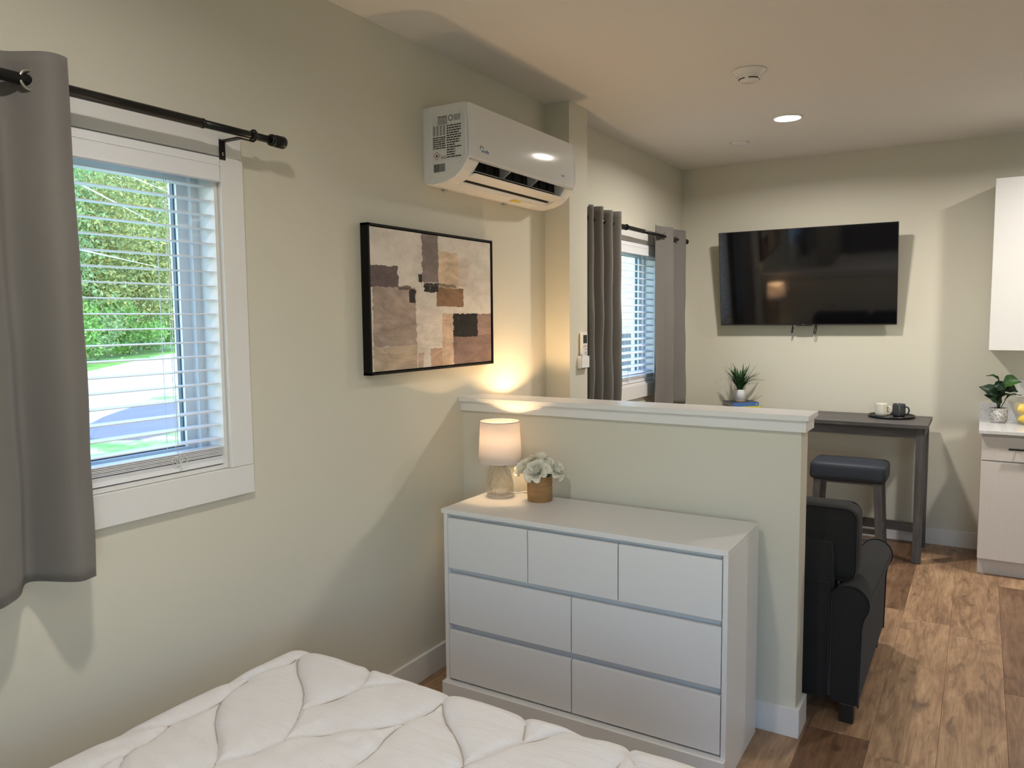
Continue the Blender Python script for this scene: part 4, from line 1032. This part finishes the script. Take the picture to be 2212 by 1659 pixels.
def book(name, corner, ang, w, d, z0, z1, cover, label, spine=None):
    m = Matrix.Translation((*corner, 0)) @ Matrix.Rotation(ang, 4, 'Z')
    ctr = m @ Vector((w/2, d/2, z0))
    t = thing(name, ctr, label, 'book', 'books stacked on the bar table')
    c = 0.003
    box('page_block', (0.004, 0.003, z0+c), (w-0.004, d-0.005, z1-c), 'page_paper', t, m=m)
    box('front_cover', (0, 0, z1-c), (w, d, z1), cover, t, 0.0005, m=m); box('back_cover', (0, 0, z0), (w, d, z0+c), cover, t, 0.0005, m=m)
    s = box('spine', (0, -0.003, z0), (w, 0.003, z1), spine or cover, t, 0.001, m=m)
    return t, s, m
b2, _, _ = book('book', (-1.588, 5.812), math.radians(38), 0.218, 0.172, ZT, ZT+0.022, 'book_yellow', 'yellow book lying under the blue book on the bar table')
b1, sp, mm = book('book', (-1.592, 5.815), math.radians(42), 0.212, 0.175, ZT+0.022, ZT+0.053, 'book_navy', 'blue book with dark cover under the potted grass on the bar table', 'book_blue')
box('publisher_mark', (0.190, -0.0036, ZT+0.033), (0.198, -0.002, ZT+0.042), 'paper', b1, 0.001, m=mm)

def grass_pot():
    z0 = ZT+0.053; c = Vector((-1.570, 5.925, z0))
    t = thing('potted_grass', c, 'small artificial grass plant in a white pot standing on the books', 'plant')
    lathe('pot', [(0.040, 0.0), (0.0415, 0.004), (0.0415, 0.016), (0.0425, 0.0165), (0.0425, 0.092), (0.0415, 0.094), (0.038, 0.094), (0.037, 0.082), (0.0005, 0.080)], c, 'pot_white', t, 32, cap=False)
    lathe('pot_foot', [(0.0418, 0.0006), (0.0432, 0.004), (0.0432, 0.015), (0.0422, 0.0168)], c, 'pot_clay', t, 32, cap=False)
    lathe('soil', [(0.0005, 0.083), (0.037, 0.083)], c, 'soil', t, 24, cap=False)
    rs = random.Random(2)
    for i in range(64):
        a = 2*PI*i*0.381966+rs.uniform(-0.2, 0.2); lean = rs.uniform(0.3, 1.65); L = rs.uniform(0.15, 0.25); wd = rs.uniform(0.0055, 0.009)
        d = Vector((math.cos(a), math.sin(a), 0)); sd = Vector((-d.y, d.x, 0)); p = c+Vector((d.x*0.018*rs.random(), d.y*0.018*rs.random(), 0.084)); th = rs.uniform(0.1, 0.4)
        curve = (lean-th)/0.6; V, F = [], []; n = 9; flick = rs.uniform(-1.3, 0.9)
        for k in range(n+1):
            s = k/n; w = wd*(1-s**2.2)*(0.6+0.8*min(1, s*3))
            V += [tuple(p-sd*w), tuple(p+sd*w+Vector((0, 0, 0.0008)))]
            ang = th+curve*min(s, 0.65)+(flick*(s-0.65)*2.4 if s > 0.65 else 0)
            p = p+(d*math.sin(ang)+Vector((0, 0, math.cos(ang))))*(L/n)
            lim = YF-0.012
            if p.y > lim: p.y = lim
        for k in range(n): F.append([2*k, 2*k+1, 2*k+3, 2*k+2])
        add('grass_blade', V, F, 'leaf_grass', t, True)
grass_pot()

tc = (-0.512, 5.872, ZT)
o = lathe('serving_tray', [(0.0005, 0.0), (0.138, 0.0), (0.146, 0.003), (0.1475, 0.018), (0.1455, 0.018), (0.143, 0.006), (0.0005, 0.005)], tc, 'tray_black', None, 56, cap=False)
tag(o, 'round black serving tray holding two mugs on the bar table', 'tray')
def mug(c, mat, label, ang):
    t = thing('mug', c, label, 'mug', 'mugs on the black tray')
    lathe('cup', [(0.0005, 0.002), (0.030, 0.0), (0.038, 0.004), (0.0425, 0.016), (0.043, 0.030), (0.0405, 0.082), (0.0398, 0.0885), (0.0385, 0.0885), (0.038, 0.08), (0.040, 0.03), (0.036, 0.010), (0.0005, 0.007)], c, mat, t, 36, cap=False)
    d = Vector((math.cos(ang), math.sin(ang), 0)); c = Vector(c)
    tube('handle', [c+d*r+Vector((0, 0, z)) for r, z in ((0.039, 0.068), (0.052, 0.072), (0.064, 0.064), (0.068, 0.046), (0.063, 0.028), (0.052, 0.019), (0.041, 0.020))], 0.0055, mat, t, 10)
    return t
mug((-0.575, 5.870, ZT+0.0055), 'mug_cream', 'cream ceramic mug standing on the black tray', math.radians(-25))
mug((-0.468, 5.885, ZT+0.0055), 'mug_charcoal', 'charcoal ceramic mug standing on the black tray', math.radians(-20))
o = box('sugar_packet', (-0.545, 5.760, ZT+0.0055), (-0.520, 5.785, ZT+0.0075), 'silver_grey'); tag(o, 'small square grey packet lying on the black tray before the mugs', 'packet')

# ------------------------------------------------------------------ sofa
def sofa():
    xr, xl, y0, y1 = -0.335, -1.60, 3.190, 4.110
    t = thing('sofa', ((xr+xl)/2, (y0+y1)/2, 0), 'charcoal fabric loveseat with rolled arms backing onto the half wall', 'sofa')
    fb = 'sofa_cloth'
    # arm outline (x outwards, z): upright with a rolled top
    def arm(xo, s, nm):
        R, cz = 0.070, 0.455; xi = xo-s*0.140; cx = xo-s*R
        pts = [(xi, 0.075), (xo-s*0.030, 0.075)]
        pts += [(xo-s*0.026, 0.36), (xo-s*0.020, 0.395)]
        for i in range(17):
            a = -0.62+i*(PI+0.62)/16; pts.append((cx+s*R*math.cos(a), cz+R*math.sin(a)))
        slope = lambda y, q: q+(0.034-0.044*(y-y0)/(y1-y0))*min(1, max(0, (q-0.075)/0.28))
        av, af = prismd(pts, y0, y1); av = [(p, y, slope(y, q)) for p, y, q in av]
        a_ = add('arm', av, af, fb, t)
        md = a_.modifiers.new('soft', 'BEVEL'); md.width = 0.012; md.segments = 3; md.limit_method = 'ANGLE'; md.angle_limit = 0.9
        for yy in (y0+0.002, y1-0.002):
            tube('piping', [(p, yy, slope(yy, q)) for p, q in pts[1:]]+[(xi, yy, 0.36), (xi, yy, 0.10)], 0.005, 'sofa_piping', a_, 6)
    arm(xr, 1, 'arm'); arm(xl, -1, 'arm')
    cushion('back_frame', (xl+0.135, y0, 0.075), (xr-0.140, y0+0.20, 0.720), fb, t, 0.022, (0, 0.004, 0.004), 10)
    box('back_seam', (xl+0.15, y0-0.0015, 0.556), (xr-0.150, y0+0.004, 0.560), 'sofa_piping', t)
    cushion('seat_base', (xl+0.135, y0+0.19, 0.075), (xr-0.135, y1-0.03, 0.30), fb, t, 0.02, (0, 0, 0), 6)
    xm = (xl+xr)/2; tl = Matrix.Translation((0, y0+0.25, 0.45)) @ Matrix.Rotation(0.12, 4, 'X') @ Matrix.Translation((0, -y0-0.25, -0.45))
    for a, b in ((xl+0.075, xm-0.004), (xm+0.004, xr-0.060)):
        cushion('seat_cushion', (max(a, xl+0.14), y0+0.20, 0.30), (min(b, xr-0.14), y1-0.01, 0.46), fb, t, 0.045, (0, 0.01, 0.02), 10)
        bc = cushion('back_cushion', (a, y0+0.075, 0.545), (b, y0+0.255, 0.848), fb, t, 0.045, (0.006, 0.018, 0.010), 12)
        for yy in (y0+0.092, y0+0.238):
            loop = []
            for cx, cz, a0 in ((b-0.05, 0.848-0.05, 0), (a+0.05, 0.848-0.05, 90), (a+0.05, 0.545+0.05, 180), (b-0.05, 0.545+0.05, 270)):
                for i in range(6): q = math.radians(a0+i*18); loop.append((cx+0.045*math.cos(q), yy, cz+0.045*math.sin(q)))
            tube('piping', loop+loop[:1], 0.005, 'sofa_piping', bc, 6)
    for xx in (xl+0.03, xr-0.10):
        for yy in (y0+0.003, y1-0.09): box('foot', (xx, yy, 0), (xx+0.055, yy+0.055, 0.078), 'black_plastic', t, 0.003)
sofa()

# ------------------------------------------------------------------ kitchen
def kitchen():
    yf, yd = 5.465, 5.495
    for i, (xa, xb, lb) in enumerate(((0.024, 0.634, 'white kitchen base cabinet with one drawer and door next to the bar table'), (0.636, 1.246, 'white kitchen base cabinet with one drawer and door, second from the bar table'))):
        t = thing('base_cabinet', ((xa+xb)/2, 5.8, 0), lb, 'cabinet', 'white kitchen base cabinets')
        box('carcass', (xa, yd+0.02, 0.105), (xb, YF-0.001, 0.892), 'cabinet_door', t)
        box('toe_kick', (xa+0.004, yd+0.062, 0.0), (xb, YF-0.05, 0.106), 'cabinet_door', t)
        dr = box('drawer_front', (xa+0.0015, yd, 0.727), (xb-0.0015, yd+0.02, 0.874), 'cabinet_door', t, 0.001)
        d = box('door', (xa+0.0015, yd, 0.108), (xb-0.0015, yd+0.02, 0.718), 'cabinet_door', t, 0.001)
        xm = (xa+xb)/2-0.02
        tube('handle', [(xm-0.145, yd-0.030, 0.806), (xm+0.145, yd-0.030, 0.806)], 0.006, 'black_metal', dr, 10)
        for xx in (-0.10, 0.10): tube('handle_post', [(xm+xx, yd-0.030, 0.806), (xm+xx, yd+0.004, 0.806)], 0.0045, 'black_metal', dr, 8)
        tube('handle', [(xb-0.05, yd-0.030, 0.43), (xb-0.05, yd-0.030, 0.66)], 0.006, 'black_metal', d, 10)
        for zz in (0.47, 0.62): tube('handle_post', [(xb-0.05, yd-0.030, zz), (xb-0.05, yd+0.004, zz)], 0.0045, 'black_metal', d, 8)
    o = box('countertop', (0.007, yf, 0.892), (1.26, YF, 0.914), 'quartz', None, 0.0015)
    tag(o, 'white speckled quartz countertop lying on the base cabinets', 'countertop')
    o = box('backsplash', (0.007, YF-0.019, 0.914), (1.26, YF, 1.024), 'quartz', None, 0.001)
    tag(o, 'low speckled quartz backsplash strip behind the potted plant', 'backsplash')
    for xa, xb, lb in ((0.042, 0.50, 'white upper kitchen cabinet hung on the wall beside the television'), (0.502, 0.96, 'white upper kitchen cabinet, second from the television')):
        t = thing('upper_cabinet', ((xa+xb)/2, 5.94, 1.392), lb, 'cabinet', 'white upper kitchen cabinets')
        box('carcass', (xa, 5.79, 1.392), (xb, YF-0.001, 2.464), 'white_laminate', t)
        box('door', (xa+0.0005, 5.768, 1.390), (xb-0.0015, 5.789, 2.466), 'white_laminate', t, 0.0012)
    t = thing('wall_outlet', (0.252, YF-0.006, 1.065), 'white wall outlet plate above the kitchen backsplash', 'outlet')
    box('cover_plate', (0.214, YF-0.006, 1.065), (0.290, YF, 1.190), 'trim_paint', t, 0.003)
    for zz in (1.085, 1.135): box('socket', (0.232, YF-0.008, zz), (0.272, YF-0.005, zz+0.035), 'white_plastic', t, 0.003)
kitchen()
def kitchen_plant():
    c = Vector((0.112, 5.905, 0.914))
    t = thing('potted_plant', c, 'dark green leafy plant in a patterned grey concrete pot on the countertop', 'plant')
    lathe('pot', [(0.0005, 0.0), (0.040, 0.0), (0.046, 0.006), (0.051, 0.018), (0.0525, 0.096), (0.047, 0.096), (0.045, 0.082), (0.0005, 0.080)], c, 'pot_concrete', t, 32, cap=False)
    lathe('soil', [(0.0005, 0.084), (0.046, 0.084)], c, 'soil', t, 24, cap=False)
    # leaves: tip offset (dx,dy,dz), base offset, width, bright
    L = [((-0.115, -0.03, 0.235), (-0.02, -0.01, 0.17), 0.085, 0), ((-0.075, 0.03, 0.305), (0.0, 0.02, 0.262), 0.030, 1), ((0.115, -0.03, 0.275), (0.02, -0.02, 0.245), 0.095, 1),
         ((0.105, 0.03, 0.205), (0.0, 0.02, 0.215), 0.085, 0), ((-0.085, -0.05, 0.185), (0.01, -0.03, 0.125), 0.080, 0), ((0.075, -0.05, 0.198), (-0.01, -0.04, 0.135), 0.030, 0),
         ((0.118, -0.02, 0.188), (0.03, -0.02, 0.150), 0.026, 0), ((-0.04, 0.05, 0.245), (0.02, 0.03, 0.18), 0.08, 0), ((0.03, 0.055, 0.27), (0.0, 0.02, 0.20), 0.08, 0),
         ((0.02, -0.09, 0.23), (0.0, -0.03, 0.19), 0.075, 0), ((-0.03, -0.07, 0.245), (0.015, -0.02, 0.20), 0.07, 0)]
    for (a, b, w, br) in L:
        p0, p1 = c+Vector(b), c+Vector(a); d = p1-p0; ln = d.length; d.normalize(); face = Vector((0, -0.75, 0.66)) if w > 0.05 else Vector((0, -0.3, 0.95)); sd = d.cross(face).normalized(); nrm = sd.cross(d)
        V, F = [], []; n, mq = 9, 6
        for i in range(n+1):
            s = i/n; ww = w*(math.sin(PI*min(1, s*0.93+0.07))**0.7)*(1-s**6)
            for j in range(mq+1):
                q = j/mq*2-1
                p = p0+d*(ln*s)+sd*(ww*q/2)+nrm*(0.22*ww*abs(q)+0.02*math.sin(PI*s)-0.05*ln*s*s+0.004*math.sin(16*s+3*q))
                if p.y > YF-0.03: p.y = YF-0.03
                V.append(tuple(p))
        for i in range(n):
            for j in range(mq): k = i*(mq+1)+j; F.append([k, k+1, k+mq+2, k+mq+1])
        lf = add('leaf', V, F, 'leaf_bright' if br else 'leaf_dark', t, True)
        tube('stem', [c+Vector((b[0]*0.15, b[1]*0.15, 0.084)), c+Vector((b[0]*0.5, b[1]*0.5, b[2]*0.7)), p0+d*0.006], 0.0022, 'leaf_dark', lf, 6)
kitchen_plant()
bc = (0.300, 5.870, 0.914)
o = lathe('glass_bowl', [(0.0005, 0.001), (0.075, 0.0), (0.082, 0.008), (0.112, 0.08), (0.142, 0.150), (0.138, 0.150), (0.107, 0.08), (0.077, 0.012), (0.0005, 0.010)], bc, 'cut_glass', None, 40, cap=False)
tag(o, 'clear flared glass bowl holding lemons on the countertop', 'bowl')
for i, (dx, dy, dz, az) in enumerate(((-0.040, -0.028, 0.043, 0.3), (0.042, -0.026, 0.043, 1.2), (0.002, 0.045, 0.043, 2.2), (-0.058, -0.020, 0.104, 0.9), (0.050, 0.022, 0.106, 2.6), (-0.012, 0.038, 0.112, 1.8), (0.012, -0.055, 0.106, 0.1), (-0.015, 0.0, 0.162, 0.6))):
    V, F = lathed([(0.0005, -0.046), (0.007, -0.042), (0.016, -0.034), (0.027, -0.018), (0.0305, 0.0), (0.027, 0.018), (0.016, 0.034), (0.007, 0.042), (0.0005, 0.046)], (0, 0, 0), 20, False)
    m = Matrix.Translation((bc[0]+dx, bc[1]+dy, bc[2]+dz)) @ Matrix.Rotation(az, 4, 'Z') @ Matrix.Rotation(1.35, 4, 'Y')
    o = add('lemon', *xf((V, F), m), 'lemon_skin', None, True)
    tag(o, 'yellow lemon piled in the glass bowl', 'lemon', 'lemons in the glass bowl')

# ------------------------------------------------------------------ ceiling fittings
sx_, sy_ = -0.998, 3.845
t = thing('smoke_detector', (sx_, sy_, ZC-0.052), 'white cone shaped smoke detector on the ceiling', 'smoke detector')
lathe('base_plate', [(0.080, -0.0), (0.0815, -0.004), (0.078, -0.007), (0.060, -0.024), (0.058, -0.026)], (sx_, sy_, ZC), 'gloss_plastic', t, 40)
lathe('sensor_head', [(0.058, -0.020), (0.056, -0.030), (0.050, -0.040), (0.047, -0.042), (0.046, -0.047), (0.040, -0.051), (0.0005, -0.052)], (sx_, sy_, ZC), 'gloss_plastic', t, 40, cap=False)
for a0 in (0.25, 1.85, 3.4, 4.9):
    add('vent_slot', *tubed([(sx_+0.0478*math.cos(a0+k*0.16), sy_+0.0478*math.sin(a0+k*0.16), ZC-0.0425) for k in range(8)], 0.0026, 5), 'void_black', t, True)
lathe('indicator', [(0.0005, -0.001), (0.002, 0.0), (0.0005, 0.002)], (sx_-0.022, sy_-0.050, ZC-0.030), 'paper', t, 8, cap=False)
t = thing('sprinkler_cover', (-1.446, 5.355, ZC-0.010), 'small white domed sprinkler cover on the ceiling near the corner', 'sprinkler')
lathe('cover_dome', [(0.058, 0.010), (0.056, 0.001), (0.046, -0.006), (0.0005, -0.009)], (-1.446, 5.355, ZC-0.010), 'white_laminate', t, 32, cap=False)
lathe('cover_ring', [(0.0605, 0.010), (0.064, 0.010), (0.063, 0.007), (0.0605, 0.0065)], (-1.446, 5.355, ZC-0.010), 'white_plastic', t, 32, cap=False)

# ------------------------------------------------------------------ outdoors
GZ = -0.6
def ground(name, pts, mat, dz=0.0):
    v = [(x, y, GZ+dz) for x, y in pts]+[(x, y, GZ-0.3) for x, y in pts]; n = len(pts)
    return add(name, v, [list(range(n))]+[[i, n+i, n+(i+1) % n, (i+1) % n] for i in range(n)], mat, kind='structure')
ground('lawn', [(40, -40), (40, 70), (-110, 70), (-110, -40)], 'lawn_ground')
ground('road', [(-16.5, 9.3), (-20.0, 12.9), (-24.0, 17.0), (-32, 27), (-38, 36), (-56, 44), (-47, 32), (-34, 19.2), (-27, 11), (-22, 0), (-20, -25), (-8, -25), (-11, 0)], 'road_asphalt', 0.03)
ground('driveway', [(-14.3, 8.0), (-13.5, 8.6), (-13.9, 9.8), (-14.5, 12), (-19, 13.6), (-18.9, 12.1), (-17.2, 10.1), (-15.5, 8.6), (-13.0, 4.0), (-11.8, 4.0)], 'drive_asphalt_shaded', 0.06)
ground('grass_bank', [(-34.3, 19.2), (-47.3, 32), (-58, 44.5), (-100, 60), (-100, -25), (-24, -25), (-27.3, 11)], 'bank_grass', 0.08)
def foliage_mesh(name, mat, nleaf, rx, rz, size, seed, clumps=40):
    rs = np.random.default_rng(seed)
    cc = rs.normal(size=(clumps, 3)); cc /= np.linalg.norm(cc, axis=1)[:, None]; cc *= rs.uniform(0.35, 0.95, (clumps, 1))
    cen = cc[rs.integers(0, clumps, nleaf)]+rs.normal(scale=0.13, size=(nleaf, 3)); cen = cen*np.array([rx, rx, rz])+np.array([0, 0, rz])
    a = rs.normal(size=(nleaf, 3)); a /= np.linalg.norm(a, axis=1)[:, None]; b = np.cross(a, rs.normal(size=(nleaf, 3))); b /= np.linalg.norm(b, axis=1)[:, None]
    s = rs.uniform(0.6, 1.3, (nleaf, 1))*size
    V = np.stack([cen-a*s, cen-b*s*0.45, cen+a*s, cen+b*s*0.45], 1).reshape(-1, 3)
    me = bpy.data.meshes.new(name); me.from_pydata(V.tolist(), [], np.arange(len(V)).reshape(-1, 4).tolist()); me.materials.append(MATS[mat]); return me
FM = [foliage_mesh('foliage', 'foliage_yellow', 24000, 4.6, 5.6, 0.115, 1, 110), foliage_mesh('foliage', 'foliage_green', 24000, 4.8, 5.2, 0.115, 2, 110), foliage_mesh('foliage', 'foliage_yellow', 22000, 4.2, 6.2, 0.115, 3, 100)]
FB = [foliage_mesh('foliage', 'foliage_fresh', 6000, 2.4, 1.7, 0.10, 4, 34), foliage_mesh('foliage', 'foliage_green', 6000, 2.2, 1.5, 0.10, 5, 34)]
def plantout(name, me, x, y, z, sc, rz, label, cat, group, trunk):
    t = thing(name, (x, y, GZ), label, cat, group)
    o = bpy.data.objects.new('foliage', me); COL.objects.link(o); o.parent = t; o.location = (0, 0, z); o.scale = (sc, sc, sc); o.rotation_euler = (0, 0, rz); o['kind'] = 'stuff'; ORG[o.name] = org(t)
    if trunk: tube('trunk', [(x, y, GZ), (x+0.15, y, GZ+2.5), (x, y+0.2, GZ+6.5)], [0.32, 0.24, 0.12], 'bark', t, 8)
kinds = ['yellow green leafy tree standing behind the road outside the window', 'mid green leafy tree standing behind the road outside the window', 'tall yellow green tree with airy crown behind the road outside the window']
random.seed(21)
for i, (x, y) in enumerate([(-36, 11), (-39, 18.5), (-43, 25), (-48, 31), (-54, 37), (-60, 43), (-48, 19), (-55, 28), (-63, 37), (-33, 3)]):
    k = i % 3; plantout('tree', FM[k], x-2, y+random.uniform(-0.6, 0.6), random.uniform(0.7, 1.4), random.uniform(1.0, 1.12)*(1.6 if i in (6, 7, 8) else 1.12), random.uniform(0, 6.28), kinds[k], 'tree', 'trees behind the road', True)
for i, (x, y) in enumerate([(-37, 19.6), (-40, 23), (-43.5, 27), (-46.5, 30.0), (-49, 34), (-34, 14), (-52, 38)]):
    plantout('shrub', FB[i % 2], x-1.5, y, 0.0, random.uniform(0.9, 1.25), random.uniform(0, 6.28), ['fresh green round shrub at the edge of the road outside', 'dull green round shrub at the edge of the road outside'][i % 2], 'shrub', 'shrubs along the road', False)
for i, (x, y, sc) in enumerate([(-24, 47, 1.0), (-17, 52, 1.1), (-30, 42, 0.9), (-10, 55, 1.0)]):
    plantout('tree', FM[1], x, y, 0.8, sc, i*1.3, 'green tree standing behind the neighbouring house', 'tree', 'trees behind the house', True)
for (pa, pb) in (((225, 358), (372, 418)), ((148, 385), (345, 488)), ((157, 536), (345, 578))):
    a_, b_ = on('x', -6, *pa), on('x', -40, *pb); d_ = b_-a_
    p_, q_ = a_+d_*((XL-TH-a_.x)/d_.x), b_+d_*0.55
    pts = [tuple(p_+(q_-p_)*(k/24)) for k in range(25)]
    o = tube('power_line', pts, 0.009, 'silver_grey', None, 5); tag(o, 'thin pale overhead wire slanting before the trees outside', 'power line', 'overhead wires outside the window')
def house():
    x0, x1, y0, y1 = -20.0, -8.5, 33, 43; ez, rz_ = 2.6, 5.6; xm = (x0+x1)/2
    t = thing('house', (xm, (y0+y1)/2, GZ), 'pale sided neighbouring house with low gable roof seen through the blinds', 'house')
    add('wall', *prismd([(x0, GZ), (x1, GZ), (x1, ez), (xm, rz_-0.25), (x0, ez)], y0, y1), 'siding', t)
    zz = GZ+0.2; 
    for k in range(30):
        z = GZ+0.15+k*0.2
        hw_ = (x1-x0)/2 if z < ez else (x1-x0)/2*max(0, (rz_-0.25-z)/(rz_-0.25-ez))
        if hw_ > 0.3: box('siding_board', (xm-hw_, y0-0.035, z), (xm+hw_, y0, z+0.185), 'siding', t)
    add('roof', *join(prismd([(x0-0.5, ez-0.25), (xm, rz_-0.02), (xm, rz_+0.18), (x0-0.5, ez-0.05)], y0-0.5, y1+0.5), prismd([(x1+0.5, ez-0.25), (x1+0.5, ez-0.05), (xm, rz_+0.18), (xm, rz_-0.02)], y0-0.5, y1+0.5)), 'roof_shingle', t)
    for xx in (-18, -12):
        w = box('window', (xx, y0-0.07, 0.9), (xx+1.1, y0-0.02, 2.2), 'trim_paint', t); box('pane', (xx+0.1, y0-0.085, 1.0), (xx+1.0, y0-0.06, 2.1), 'window_seal', w)
    for k in range(14): box('porch_board', (x0-1+k*1.0, y0-3.2, GZ), (x0-0.06+k*1.0, y0-3.1, 1.05), 'headboard_grey', t)
house()
